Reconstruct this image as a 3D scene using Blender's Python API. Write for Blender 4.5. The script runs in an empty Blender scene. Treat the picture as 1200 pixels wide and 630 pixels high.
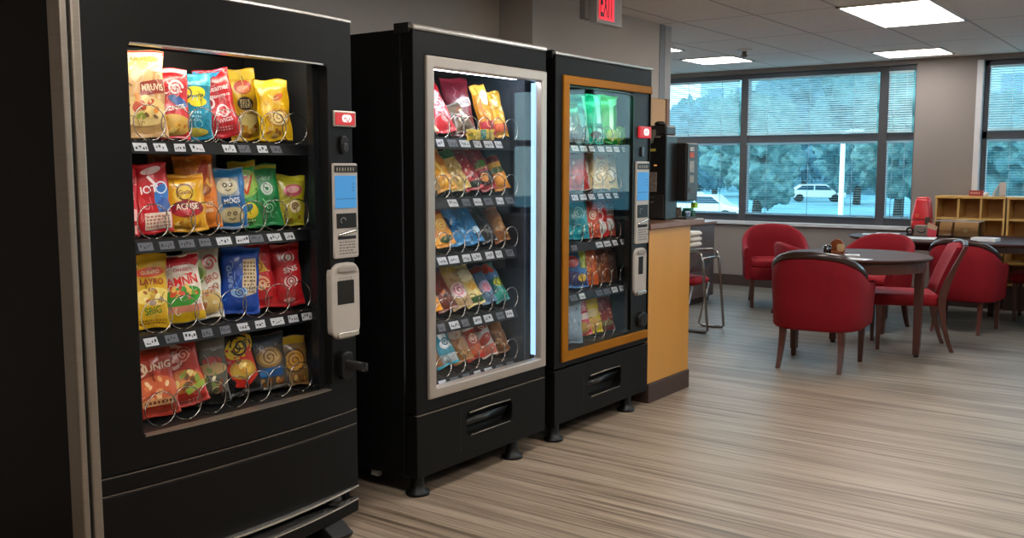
import bpy, bmesh, math, random
from mathutils import Vector, Matrix, Euler
random.seed(7)
C = bpy.context.scene.collection
PI = math.pi
R = math.radians
S = bpy.context.scene
S.view_settings.view_transform = 'Standard'
S.view_settings.look = 'None'
S.view_settings.exposure = 0.0
S.cycles.use_denoising = True
S.cycles.max_bounces = 8
S.cycles.transparent_max_bounces = 24
S.cycles.caustics_reflective = False
S.cycles.caustics_refractive = False
S.cycles.sample_clamp_indirect = 4.0

# ---------------------------------------------------------------- materials
def lin(c):
    if isinstance(c, str):
        c = c.lstrip('#'); c = [int(c[i:i+2], 16)/255 for i in (0, 2, 4)]
    return tuple((x/12.92 if x <= .04045 else ((x+.055)/1.055)**2.4) for x in c) + (1.,)

MATS = {}
def mat(name, col, rough=.5, metal=0., spec=.5, emit=None, estr=0., var=.0, vscale=8., bump=0., bscale=60., coat=0., trans=0., stretch=None):
    """procedural principled material: noise-driven colour variation and bump"""
    if name in MATS: return MATS[name]
    m = bpy.data.materials.new(name); m.use_nodes = True
    nt = m.node_tree; n = nt.nodes; L = nt.links
    p = n['Principled BSDF']
    c = lin(col)
    p.inputs['Base Color'].default_value = c
    p.inputs['Roughness'].default_value = rough
    p.inputs['Metallic'].default_value = metal
    p.inputs['Specular IOR Level'].default_value = spec
    p.inputs['Coat Weight'].default_value = coat
    p.inputs['Coat Roughness'].default_value = .12
    if emit:
        p.inputs['Emission Color'].default_value = lin(emit); p.inputs['Emission Strength'].default_value = estr
    tc = n.new('ShaderNodeTexCoord'); mp = n.new('ShaderNodeMapping'); L.new(tc.outputs['Object'], mp.inputs['Vector'])
    if stretch: mp.inputs['Scale'].default_value = stretch
    nz = n.new('ShaderNodeTexNoise'); nz.inputs['Scale'].default_value = vscale; nz.inputs['Detail'].default_value = 4
    L.new(mp.outputs['Vector'], nz.inputs['Vector'])
    hs = n.new('ShaderNodeHueSaturation'); hs.inputs['Color'].default_value = c
    mr = n.new('ShaderNodeMapRange'); mr.inputs['From Min'].default_value = .3; mr.inputs['From Max'].default_value = .7
    mr.inputs['To Min'].default_value = 1-var; mr.inputs['To Max'].default_value = 1+var
    L.new(nz.outputs['Fac'], mr.inputs['Value']); L.new(mr.outputs['Result'], hs.inputs['Value']); L.new(hs.outputs['Color'], p.inputs['Base Color'])
    if bump:
        nb = n.new('ShaderNodeTexNoise'); nb.inputs['Scale'].default_value = bscale; nb.inputs['Detail'].default_value = 3
        L.new(mp.outputs['Vector'], nb.inputs['Vector'])
        b = n.new('ShaderNodeBump'); b.inputs['Strength'].default_value = bump; b.inputs['Distance'].default_value = .01
        L.new(nb.outputs['Fac'], b.inputs['Height']); L.new(b.outputs['Normal'], p.inputs['Normal'])
    if trans:
        tr = n.new('ShaderNodeBsdfTransparent'); mx = n.new('ShaderNodeMixShader'); mx.inputs['Fac'].default_value = trans
        L.new(p.outputs[0], mx.inputs[1]); L.new(tr.outputs[0], mx.inputs[2])
        L.new(mx.outputs[0], n['Material Output'].inputs['Surface'])
    MATS[name] = m
    return m

def glass(name, tint, refl=1.0, rough=.02):
    if name in MATS: return MATS[name]
    m = bpy.data.materials.new(name); m.use_nodes = True
    nt = m.node_tree; n = nt.nodes; L = nt.links
    n.remove(n['Principled BSDF'])
    tr = n.new('ShaderNodeBsdfTransparent'); tr.inputs['Color'].default_value = tint+(1,)
    gl = n.new('ShaderNodeBsdfGlossy'); gl.inputs['Roughness'].default_value = rough
    nz = n.new('ShaderNodeTexNoise'); nz.inputs['Scale'].default_value = 3
    mr = n.new('ShaderNodeMapRange'); mr.inputs['To Min'].default_value = rough*.7; mr.inputs['To Max'].default_value = rough*1.3
    L.new(nz.outputs['Fac'], mr.inputs['Value']); L.new(mr.outputs['Result'], gl.inputs['Roughness'])
    fr = n.new('ShaderNodeFresnel'); fr.inputs['IOR'].default_value = 1.45
    mu = n.new('ShaderNodeMath'); mu.operation = 'MULTIPLY'; mu.inputs[1].default_value = refl
    L.new(fr.outputs[0], mu.inputs[0])
    mx = n.new('ShaderNodeMixShader'); L.new(mu.outputs[0], mx.inputs['Fac']); L.new(tr.outputs[0], mx.inputs[1]); L.new(gl.outputs[0], mx.inputs[2])
    L.new(mx.outputs[0], n['Material Output'].inputs['Surface'])
    MATS[name] = m
    return m

def emis(name, col, s):
    return mat(name, '#202020', .5, emit=col, estr=s)

def foil(col, tr=0.):
    col = col.lower()
    return mat('packet film %s%s' % (col, ' clear' if tr else ''), col, rough=.3, spec=.55, var=.14, vscale=35, bump=.34, bscale=42, coat=.5, trans=tr)
def ink(col):
    col = col.lower()
    return mat('print ink %s' % col, col, rough=.35, spec=.5, var=.08, vscale=60, coat=.25)

black = mat('black enamel steel', '#0d0c0b', .5, spec=.16, var=.08, vscale=3, bump=.03, bscale=300)
black_side = mat('black cabinet side', '#090909', .6, spec=.2, var=.1, vscale=2)
black_in = mat('black liner', '#0a0a0b', .55, var=.1)
grey_in = mat('grey liner', '#2d3034', .45, var=.06, vscale=4)
blackp = mat('black plastic', '#0d0d0d', .45, spec=.35, var=.08)
dark_recess = mat('dark recess', '#050505', .7, var=.1)
silver = mat('brushed aluminium', '#8f8579', .4, metal=.75, var=.05, vscale=6, stretch=(1, 1, 30))
edge_bright = mat('polished edge trim', '#d9d5cf', .22, metal=.85, var=.04)
champ = mat('champagne door frame', '#b4aaa0', .33, metal=.55, var=.05, vscale=5)
amber = mat('amber painted frame', '#925c07', .5, metal=0., spec=.15, var=.06, vscale=5)
chrome = mat('coil wire', '#b9b4ac', .22, metal=1., var=.05)
panel_grey = mat('warm grey plastic', '#aaa299', .42, var=.04, vscale=10)
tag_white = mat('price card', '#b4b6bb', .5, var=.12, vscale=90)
tag_grey = mat('grey price card', '#50525a', .5, var=.12, vscale=90)  # grey cards mixed at random among the white ones
tag_ink = mat('price card print', '#1c1c22', .6, var=.1)
red_lit = emis('red lit plastic', '#e0242c', 0.85)
white_lit = emis('white lit symbol', '#fff4f0', 1.1)
screen_blue = emis('blue screen', '#3f9fe0', .75)
screen_dark = emis('screen text', '#1c5f9a', .35)
mglass = glass('display glass', (.98, .985, .985), .08)

# ---------------------------------------------------------------- mesh builder
class MB:
    def __init__(s, org=(0, 0, 0)):
        s.v = []; s.f = []; s.m = []; s.mats = []; s.sm = []; s.o = Vector(org)
    def mi(s, m):
        if m not in s.mats: s.mats.append(m)
        return s.mats.index(m)
    def add(s, vs, fs, m, smooth=False):
        b = len(s.v); k = s.mi(m)
        s.v += [Vector(v)-s.o for v in vs]
        for f in fs:
            s.f.append(tuple(b+i for i in f)); s.m.append(k); s.sm.append(smooth)
    def box(s, x0, y0, z0, x1, y1, z1, m):
        x0, x1 = min(x0, x1), max(x0, x1); y0, y1 = min(y0, y1), max(y0, y1); z0, z1 = min(z0, z1), max(z0, z1)
        vs = [(x0,y0,z0),(x1,y0,z0),(x1,y1,z0),(x0,y1,z0),(x0,y0,z1),(x1,y0,z1),(x1,y1,z1),(x0,y1,z1)]
        s.add(vs, [(0,3,2,1),(4,5,6,7),(0,1,5,4),(1,2,6,5),(2,3,7,6),(3,0,4,7)], m)
    def grid(s, fn, nu, nv, m, smooth=True, flip=False, wrap=False):
        vs = [fn(i/nu, j/nv) for j in range(nv+1) for i in range(nu+1)]
        fs = []
        for j in range(nv):
            for i in range(nu):
                a = j*(nu+1)+i; q = (a, a+1, a+nu+2, a+nu+1)
                fs.append(q[::-1] if flip else q)
        s.add(vs, fs, m, smooth)
    def tube(s, pts, r, m, seg=8, closed=False, rs=None, caps=True):
        pts = [Vector(p) for p in pts]; n = len(pts)
        prev = None; rings = []
        for i, p in enumerate(pts):
            if closed: t = pts[(i+1) % n]-pts[i-1]
            else: t = pts[min(i+1, n-1)]-pts[max(i-1, 0)]
            t.normalize()
            if prev is None:
                a = Vector((0, 0, 1)) if abs(t.z) < .9 else Vector((1, 0, 0))
                u = t.cross(a).normalized()
            else:
                u = (prev-t*prev.dot(t)).normalized()
            prev = u; w = t.cross(u)
            rr = rs[i] if rs else r
            rings.append([p+(u*math.cos(2*PI*k/seg)+w*math.sin(2*PI*k/seg))*rr for k in range(seg)])
        vs = [q for r_ in rings for q in r_]; fs = []
        for i in range(n if closed else n-1):
            j = (i+1) % n
            for k in range(seg):
                fs.append((i*seg+k, i*seg+(k+1) % seg, j*seg+(k+1) % seg, j*seg+k))
        s.add(vs, fs, m, True)
        if caps and not closed:
            s.add(rings[0], [tuple(range(seg))[::-1]], m); s.add(rings[-1], [tuple(range(seg))], m)
    def bar(s, p0, p1, w0, d0, w1, d1, m):
        """square-section tapered post, p0 bottom to p1 top"""
        vs = []
        for p, w, d in ((p0, w0, d0), (p1, w1, d1)):
            for a, b in ((-1,-1),(1,-1),(1,1),(-1,1)): vs.append((p[0]+a*w/2, p[1]+b*d/2, p[2]))
        s.add(vs, [(0,3,2,1),(4,5,6,7),(0,1,5,4),(1,2,6,5),(2,3,7,6),(3,0,4,7)], m)
    def sweep(s, sections, m, smooth=True, closed=False, cap=True):
        """list of equal-length loops joined in order"""
        n = len(sections[0]); vs = [p for q in sections for p in q]; fs = []
        N = len(sections)
        for i in range(N if closed else N-1):
            j = (i+1) % N
            for k in range(n): fs.append((i*n+k, j*n+k, j*n+(k+1) % n, i*n+(k+1) % n))
        s.add(vs, fs, m, smooth)
        if cap and not closed:
            s.add(sections[0], [tuple(range(n))], m); s.add(sections[-1], [tuple(range(n))[::-1]], m)
    def lathe(s, prof, cx, cy, m, seg=24, smooth=True):
        vs = [(cx+r*math.cos(2*PI*k/seg), cy+r*math.sin(2*PI*k/seg), z) for r, z in prof for k in range(seg)]; fs = []
        for i in range(len(prof)-1):
            for k in range(seg): fs.append((i*seg+k, i*seg+(k+1) % seg, (i+1)*seg+(k+1) % seg, (i+1)*seg+k))
        s.add(vs, fs, m, smooth)
        for i, fl in ((0, True), (len(prof)-1, False)):
            if prof[i][0] > 1e-4:
                lo = [vs[i*seg+k] for k in range(seg)]; s.add(lo, [tuple(range(seg))[::-1] if fl else tuple(range(seg))], m)
    def prism(s, poly, axis, a, b, m):
        """polygon in the two other axes extruded along axis from a to b"""
        def P(q, t):
            return {'x': (t, q[0], q[1]), 'y': (q[0], t, q[1]), 'z': (q[0], q[1], t)}[axis]
        n = len(poly); vs = [P(q, a) for q in poly]+[P(q, b) for q in poly]
        s.add(vs, [tuple(range(n))[::-1], tuple(range(n, 2*n))]+[(k, (k+1) % n, n+(k+1) % n, n+k) for k in range(n)], m)
    def build(s, name, parent=None, bevel=0., bseg=2, fix=True, auto=35):
        me = bpy.data.meshes.new(name)
        me.from_pydata([tuple(v) for v in s.v], [], s.f)
        for m in s.mats: me.materials.append(m)
        for p, k, sm in zip(me.polygons, s.m, s.sm): p.material_index = k; p.use_smooth = sm
        if fix:
            bm = bmesh.new(); bm.from_mesh(me); bmesh.ops.remove_doubles(bm, verts=bm.verts, dist=1e-6)
            bmesh.ops.recalc_face_normals(bm, faces=bm.faces); bm.to_mesh(me); bm.free()
        me.update()
        o = bpy.data.objects.new(name, me); C.objects.link(o)
        if parent is not None: o.parent = parent
        elif s.o.length > 0: o.location = s.o
        if bevel:
            b = o.modifiers.new('bevel', 'BEVEL'); b.width = bevel; b.segments = bseg; b.limit_method = 'ANGLE'; b.angle_limit = R(40)
            b.harden_normals = False
        return o

def tag(o, label, cat, group=None):
    o['label'] = label; o['category'] = cat
    if group: o['group'] = group
    return o
def thing(name, label, cat, loc=(0,0,0), rz=0, group=None):
    o = bpy.data.objects.new(name, None); C.objects.link(o); o.empty_display_size = .1
    o.location = loc; o.rotation_euler = (0, 0, rz)
    return tag(o, label, cat, group)
def struct(o): o['kind'] = 'structure'; return o
def dup(root, loc, rz, label, group=None):
    r = root.copy(); C.objects.link(r); r.location = loc; r.rotation_euler = (0, 0, rz); r['label'] = label
    if group: r['group'] = group
    for ch in list(root.children):
        c = ch.copy(); C.objects.link(c); c.parent = r
        for g in list(ch.children):
            d = g.copy(); C.objects.link(d); d.parent = c
    return r

def rrect(y0, z0, y1, z1, r, n=5):
    pts = []
    for cy, cz, a0 in ((y1-r, z0+r, -90), (y1-r, z1-r, 0), (y0+r, z1-r, 90), (y0+r, z0+r, 180)):
        for k in range(n+1):
            a = R(a0+90*k/n); pts.append((cy+r*math.cos(a), cz+r*math.sin(a)))
    return pts

TXT = {}
def text_mesh(t):
    """glyph mesh scaled to the unit square: verts (x,y) and faces"""
    if t in TXT: return TXT[t]
    cu = bpy.data.curves.new('glyphs', 'FONT'); cu.body = t; cu.resolution_u = 3; cu.offset = .02
    ob = bpy.data.objects.new('glyphs', cu)
    me = ob.to_mesh()
    vs = [(v.co.x, v.co.y) for v in me.vertices]; fs = [tuple(p.vertices) for p in me.polygons]
    ob.to_mesh_clear(); bpy.data.objects.remove(ob); bpy.data.curves.remove(cu)
    if vs:
        x0 = min(v[0] for v in vs); x1 = max(v[0] for v in vs); y0 = min(v[1] for v in vs); y1 = max(v[1] for v in vs)
        vs = [((x-x0)/(x1-x0)-.5, (y-y0)/(y1-y0)-.5) for x, y in vs]
    TXT[t] = (vs, fs)
    return TXT[t]
def flat_text(mb, t, x, yc, zc, w, h, m):
    """lettering lying on a plane x = const, read from +x"""
    vs, fs = text_mesh(t)
    mb.add([(x, yc+a*w, zc+b*h) for a, b in vs], fs, m)

# ================================================================ SETTING
XW, YW, ZC = -3.58, 10.55, 2.48
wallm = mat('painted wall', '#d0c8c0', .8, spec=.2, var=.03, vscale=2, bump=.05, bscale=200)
wallw = mat('backlit window wall', '#877f7b', .8, spec=.2, var=.03, vscale=2, bump=.05, bscale=200)  # backlit dimness of the window wall put into its colour

def carpet():
    m = bpy.data.materials.new('striped carpet'); m.use_nodes = True; nt = m.node_tree; n = nt.nodes; L = nt.links; p = n['Principled BSDF']
    tc = n.new('ShaderNodeTexCoord')
    def noise(sc, detail, dist=0., rough=.5, off=(0,0,0)):
        mp = n.new('ShaderNodeMapping'); mp.inputs['Scale'].default_value = sc; mp.inputs['Location'].default_value = off; L.new(tc.outputs['Object'], mp.inputs['Vector'])
        z = n.new('ShaderNodeTexNoise'); z.inputs['Scale'].default_value = 1; z.inputs['Detail'].default_value = detail; z.inputs['Roughness'].default_value = rough
        z.inputs['Distortion'].default_value = dist; L.new(mp.outputs[0], z.inputs['Vector']); return z.outputs['Fac']
    def ramp(src, stops):
        r = n.new('ShaderNodeValToRGB'); L.new(src, r.inputs[0]); e = r.color_ramp.elements
        e[0].position, e[0].color = stops[0][0], lin(stops[0][1]); e[1].position, e[1].color = stops[-1][0], lin(stops[-1][1])
        for pos, c in stops[1:-1]: q = e.new(pos); q.color = lin(c)
        return r.outputs[0]
    def mix(a, b, fac, mode='MULTIPLY'):
        x = n.new('ShaderNodeMix'); x.data_type = 'RGBA'; x.blend_type = mode; x.inputs[0].default_value = fac; L.new(a, x.inputs[6]); L.new(b, x.inputs[7]); return x.outputs[2]
    broad = ramp(noise((.55, 13, 1), 3, .35, .55), [(.34, '#8a7967'), (.46, '#998774'), (.56, '#a59380'), (.68, '#ad9c8a')])
    streak = ramp(noise((.9, 52, 1), 2, .7, .5, (3, 7, 0)), [(.33, '#857b74'), (.43, '#cfc9c4'), (.52, '#ffffff'), (.8, '#ffffff')])
    dark = ramp(noise((.75, 34, 1), 1, .8, .5, (11, 2, 0)), [(.60, '#ffffff'), (.66, '#b5aaa2'), (.75, '#857a72')])
    fine = ramp(noise((5, 160, 1), 2, .2, .6, (1, 5, 0)), [(.3, '#d0cac5'), (.6, '#ffffff')])
    pile = ramp(noise((420, 420, 1), 1), [(.3, '#dcdcdc'), (.7, '#ffffff')])
    c = mix(mix(mix(mix(broad, streak, .62), dark, .62), fine, .5), pile, .5)
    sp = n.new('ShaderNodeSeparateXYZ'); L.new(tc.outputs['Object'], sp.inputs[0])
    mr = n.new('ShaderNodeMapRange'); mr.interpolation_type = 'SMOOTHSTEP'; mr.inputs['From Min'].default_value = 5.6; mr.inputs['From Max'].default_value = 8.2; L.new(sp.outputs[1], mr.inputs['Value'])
    cool = n.new('ShaderNodeMix'); cool.data_type = 'RGBA'; cool.blend_type = 'MULTIPLY'; cool.inputs[0].default_value = 1; L.new(c, cool.inputs[6]); cool.inputs[7].default_value = (.56, .70, .86, 1)  # bluish daylight sheen of the far floor put into the carpet colour
    far_sheen = n.new('ShaderNodeMix'); far_sheen.data_type = 'RGBA'; L.new(mr.outputs[0], far_sheen.inputs[0]); L.new(c, far_sheen.inputs[6]); L.new(cool.outputs[2], far_sheen.inputs[7]); c = far_sheen.outputs[2]
    L.new(c, p.inputs['Base Color']); p.inputs['Roughness'].default_value = .45; p.inputs['Specular IOR Level'].default_value = .55
    b = n.new('ShaderNodeBump'); b.inputs['Strength'].default_value = .25; b.inputs['Distance'].default_value = .004
    L.new(noise((6, 180, 1), 3), b.inputs['Height']); L.new(b.outputs[0], p.inputs['Normal'])
    return m

def ceiling_mat():
    m = bpy.data.materials.new('ceiling tile'); m.use_nodes = True; nt = m.node_tree; n = nt.nodes; L = nt.links; p = n['Principled BSDF']
    tc = n.new('ShaderNodeTexCoord'); sp = n.new('ShaderNodeSeparateXYZ'); L.new(tc.outputs['Object'], sp.inputs[0])
    def M(op, a, b=None):
        x = n.new('ShaderNodeMath'); x.operation = op
        if hasattr(a, 'links'): L.new(a, x.inputs[0])
        else: x.inputs[0].default_value = a
        if b is not None:
            if hasattr(b, 'links'): L.new(b, x.inputs[1])
            else: x.inputs[1].default_value = b
        return x.outputs[0]
    def line(src, off, pitch, w):
        f = M('FRACT', M('DIVIDE', M('SUBTRACT', src, off), pitch)); d = M('ABSOLUTE', M('SUBTRACT', f, .5))
        return M('GREATER_THAN', d, .5-w/pitch/2)
    g = M('MAXIMUM', line(sp.outputs[0], -2.21, .6, .022), line(sp.outputs[1], 6.83, 1.2, .022))
    nz = n.new('ShaderNodeTexNoise'); nz.inputs['Scale'].default_value = 90; nz.inputs['Detail'].default_value = 3; L.new(tc.outputs['Object'], nz.inputs['Vector'])
    r = n.new('ShaderNodeValToRGB'); L.new(nz.outputs[0], r.inputs[0]); r.color_ramp.elements[0].color = lin('#dcd8d4'); r.color_ramp.elements[1].color = lin('#efebe7'); r.color_ramp.elements[0].position = .3; r.color_ramp.elements[1].position = .6
    x = n.new('ShaderNodeMix'); x.data_type = 'RGBA'; L.new(g, x.inputs[0]); L.new(r.outputs[0], x.inputs[6]); x.inputs[7].default_value = lin('#bdb9b6')
    L.new(x.outputs[2], p.inputs['Base Color']); p.inputs['Roughness'].default_value = .9; p.inputs['Specular IOR Level'].default_value = .2
    b = n.new('ShaderNodeBump'); b.inputs['Strength'].default_value = .4; b.inputs['Distance'].default_value = .006; b.invert = True; L.new(g, b.inputs['Height']); L.new(b.outputs[0], p.inputs['Normal'])
    return m

XL, XR, YB = -7.6, 2.6, -2.4
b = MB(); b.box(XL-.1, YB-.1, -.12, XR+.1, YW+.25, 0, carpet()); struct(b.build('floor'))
b = MB(); b.box(XL-.1, YB-.1, ZC, XR+.1, YW+.25, ZC+.12, ceiling_mat()); struct(b.build('ceiling'))
b = MB()
b.prism([(-3.845, YB), (-3.845, 5.1), (-3.58, 5.1), (-3.58, 6.82), (XL, 6.82), (XL, 6.70), (-3.74, 6.70), (-3.74, 5.24), (-4.0, 5.24), (-4.0, YB)], 'z', 0, ZC, wallm)
struct(b.build('wall_left'))
cap = mat('grey metal end cap', '#8d8b8c', .5, metal=.3, var=.03)
b = MB(); b.box(-3.575, 6.82, 0, -3.72, 6.90, ZC, cap); b.box(-3.58, 6.915, 0, -3.72, 7.02, ZC, mat('pale end cap', '#b5b1b0', .5, var=.03)); b.box(-3.6, 6.9, 0, -3.72, 6.92, ZC, dark_recess)
struct(b.build('trim_1'))
b = MB(); b.box(XR, YB, 0, XR+.1, YW+.2, ZC, wallm); struct(b.build('wall_right'))
b = MB(); b.box(XL, YB-.1, 0, XR, YB, ZC, wallm); struct(b.build('wall_back'))
b = MB(); b.box(XL-.1, YB, 0, XL, YW+.2, ZC, wallm); struct(b.build('wall_far_left'))
# window wall: below sill, head, pillar
b = MB()
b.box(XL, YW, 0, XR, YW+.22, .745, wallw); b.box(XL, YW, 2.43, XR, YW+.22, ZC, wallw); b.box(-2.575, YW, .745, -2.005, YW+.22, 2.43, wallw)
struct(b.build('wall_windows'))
b = MB(); b.box(XL, YW-.02, 0, XR, YW, .125, mat('dark vinyl base', '#3a302c', .5, var=.05)); struct(b.build('baseboard_windows'))
b = MB(); b.box(XL, YW-.035, .715, -2.56, YW+.08, .752, mat('window sill', '#c3c6cc', .35, var=.03)); b.box(-2.0, YW-.035, .715, XR, YW+.08, .752, MATS['window sill']); struct(b.build('trim_2', bevel=.004))
b = MB(); b.box(-2.005, YW-.004, .75, -1.95, YW+.10, 2.43, mat('white jamb', '#c9c9cd', .5, var=.03)); struct(b.build('trim_3'))

# windows -------------------------------------------------------------
wframe = mat('bronze window frame', '#57565a', .4, metal=.35, var=.05)
wglass = glass('tinted window glass', (.72, .90, .95), .3)
def slat_mat(name, col):
    m = mat(name, col, .5, var=.03); nt = m.node_tree; n = nt.nodes
    tl = n.new('ShaderNodeBsdfTranslucent'); tl.inputs[0].default_value = lin(col); mx = n.new('ShaderNodeMixShader'); mx.inputs[0].default_value = .5
    nt.links.new(n['Principled BSDF'].outputs[0], mx.inputs[1]); nt.links.new(tl.outputs[0], mx.inputs[2]); nt.links.new(mx.outputs[0], n['Material Output'].inputs['Surface']); return m
slat_m = slat_mat('blind slat', '#e6f4f5')
slat_lo = slat_mat('open blind slat', '#a9cbd8')
def window(n, x0, x1, mulls, yq=YW+.12):
    b = MB(); d0, d1 = yq-.035, yq+.035
    b.box(x0, d0, 2.375, x1, d1, 2.43, wframe); b.box(x0, d0, .752, x1, d1, .832, wframe)
    b.box(x0, d0, 1.652, x1, d1, 1.735, wframe)
    xs = [x0]+[v for q in mulls for v in q]+[x1]
    b.box(x0, d0, .75, x0+.05, d1, 2.43, wframe); b.box(x1-.03, d0, .75, x1, d1, 2.43, wframe)
    for a, c in mulls: b.box(a, d0-.012, .75, c, d1, 2.43, wframe)
    fr = struct(b.build('window_%d' % n, bevel=.006))
    ends = [x0+.05]+[v for q in mulls for v in q]+[x1-.03]
    for k in range(0, len(ends), 2):
        for z0, z1 in ((.832, 1.652), (1.735, 2.375)):
            g = MB(); g.box(ends[k], yq-.004, z0, ends[k+1], yq+.004, z1, wglass); g.build('window_pane', fr)
    return ends
W1 = window(1, XL, -2.575, [(-6.3, -6.21), (-4.512, -4.42), (-2.962, -2.865)])
W2 = window(2, -1.95, XR, [(-.2, -.1), (1.3, 1.4)])
def blind(x0, x1, z0, z1, label, ang, m, pitch, wide, group):
    b = MB(); y = YW+.045; t = thing('window_blind', label, 'blind', ((x0+x1)/2, y, z0), 0, group)
    org = Vector(((x0+x1)/2, y, z0)); b = MB(org)
    z = z0+.03
    c, s_ = math.cos(ang)*wide/2, math.sin(ang)*wide/2
    while z < z1-.03:
        b.add([(x0, y-c, z-s_), (x1, y-c, z-s_), (x1, y, z+.0015), (x0, y, z+.0015), (x1, y+c, z+s_), (x0, y+c, z+s_)], [(0,1,2,3), (3,2,4,5)], m); z += pitch
    b.build('slats', t, fix=False)
    b = MB(org); b.box(x0, y-.014, z1-.025, x1, y+.014, z1, m); b.build('headrail', t)
    b = MB(org); b.box(x0, y-.011, z0, x1, y+.011, z0+.018, m); b.build('bottom_rail', t)
    w = x1-x0; k = max(2, int(w/.42))
    for i in range(k):
        x = x0+w*(i+.5)/k
        b = MB(org); b.tube([(x, y-.012, z0), (x, y-.012, z1)], .003, m, 5); b.build('cord', t)
BG = 'venetian blinds at the windows'
def blinds(ends, names):
    for k in range(0, len(ends), 2):
        if names[k//2] is None: continue
        blind(ends[k]+.008, ends[k+1]-.008, 1.737, 2.372, 'pale venetian blind lowered over the %s upper window pane' % names[k//2], R(32), slat_m, .0235, .025, BG)
        blind(ends[k]+.008, ends[k+1]-.008, .836, 1.650, 'open venetian blind with thin slats over the %s lower window pane' % names[k//2], R(4), slat_lo, .0255, .020, BG)
blinds(W1, [None, 'partly hidden', 'wide middle', 'narrow'])
blinds(W2, ['pillar-side', None, None])

# ceiling lights ------------------------------------------------------
lamp_m = emis('light diffuser', '#fffaf4', 16.5)
lampf = mat('white light frame', '#d8d6d2', .5, var=.02)
def ceiling_light(x, y, w, d, label, group):
    t = thing('ceiling_light', label, 'ceiling light', (x, y, ZC), 0, group)
    b = MB(); zz = -.012
    for q in ((-w/2, -d/2, w/2, -d/2+.02), (-w/2, d/2-.02, w/2, d/2), (-w/2, -d/2, -w/2+.02, d/2), (w/2-.02, -d/2, w/2, d/2)): b.box(q[0], q[1], zz, q[2], q[3], 0, lampf)
    b.build('frame', t)
    b = MB(); b.box(-w/2+.02, -d/2+.02, -.007, w/2-.02, d/2-.02, -.002, lamp_m); b.build('diffuser', t)
    return t
G = 'recessed ceiling light panels'
ceiling_light(-1.91, 7.4, .62, 1.16, 'long bright recessed ceiling panel, largest of the ceiling lights', G)
ceiling_light(-2.47, 9.94, .64, .58, 'square recessed ceiling light near the window and wall pillar', G)
ceiling_light(-4.27, 9.42, .58, .58, 'square recessed ceiling light over the leftmost window panes', G)
ceiling_light(-4.47, 8.25, .62, .4, 'sliver of ceiling light peeking past the end of the wall', G)
for x, y in ((-1.55, 3.9), (-1.55, 1.4), (.3, 4.6), (.3, 7.4), (.3, 1.4), (-6.2, 8.8)):  # unseen panels added to light the room
    ceiling_light(x, y, .62, 1.16, 'long recessed ceiling light panel added out of view to light the room', G)
# sprinkler
t = thing('sprinkler_head', 'small white sprinkler head hanging from the ceiling tiles', 'sprinkler', (-3.70, 8.76, ZC))
b = MB(); b.lathe([(.075, 0), (.07, -.012), (.03, -.018)], 0, 0, lampf); b.build('flange', t)
b = MB(); b.lathe([(.022, -.016), (.02, -.05), (.035, -.055), (.035, -.06), (.012, -.075)], 0, 0, mat('brass', '#8d8378', .4, metal=.6, var=.05)); b.build('nozzle', t)

# exit sign: hangs from the ceiling, face parallel to the wall
t = thing('exit_sign', 'illuminated red and white EXIT sign hanging from the ceiling', 'exit sign', (-3.05, 5.02, ZC))
og = Vector((-3.05, 5.02, ZC)); ew = mat('sign housing', '#b9b7b3', .45, var=.03)
b = MB(og); b.box(-3.10, 5.01, 2.235, -3.05, 5.315, 2.47, ew); b.build('housing', t, bevel=.004)
b = MB(og); b.box(-3.14, 4.96, 2.255, -3.10, 5.05, 2.46, mat('sign bracket', '#8f8b86', .5, var=.03)); b.build('bracket', t, bevel=.003)
b = MB(og); b.box(-3.05, 5.06, 2.252, -3.046, 5.24, 2.455, emis('sign face', '#d9d4d2', .15)); b.build('face', t)
b = MB(og); b.box(-3.046, 5.035, 2.2575, -3.0445, 5.205, 2.452, emis('sign red', '#ff2a3a', 1.5))
flat_text(b, 'EXIT', -3.043, 5.118, 2.355, .155, .165, emis('sign letter glow', '#5a2a30', .3)); b.build('lettering', t)
b = MB(og); b.tube([(-3.08, 5.16, 2.46), (-3.08, 5.16, ZC)], .012, ew); b.build('stem', t)

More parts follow.
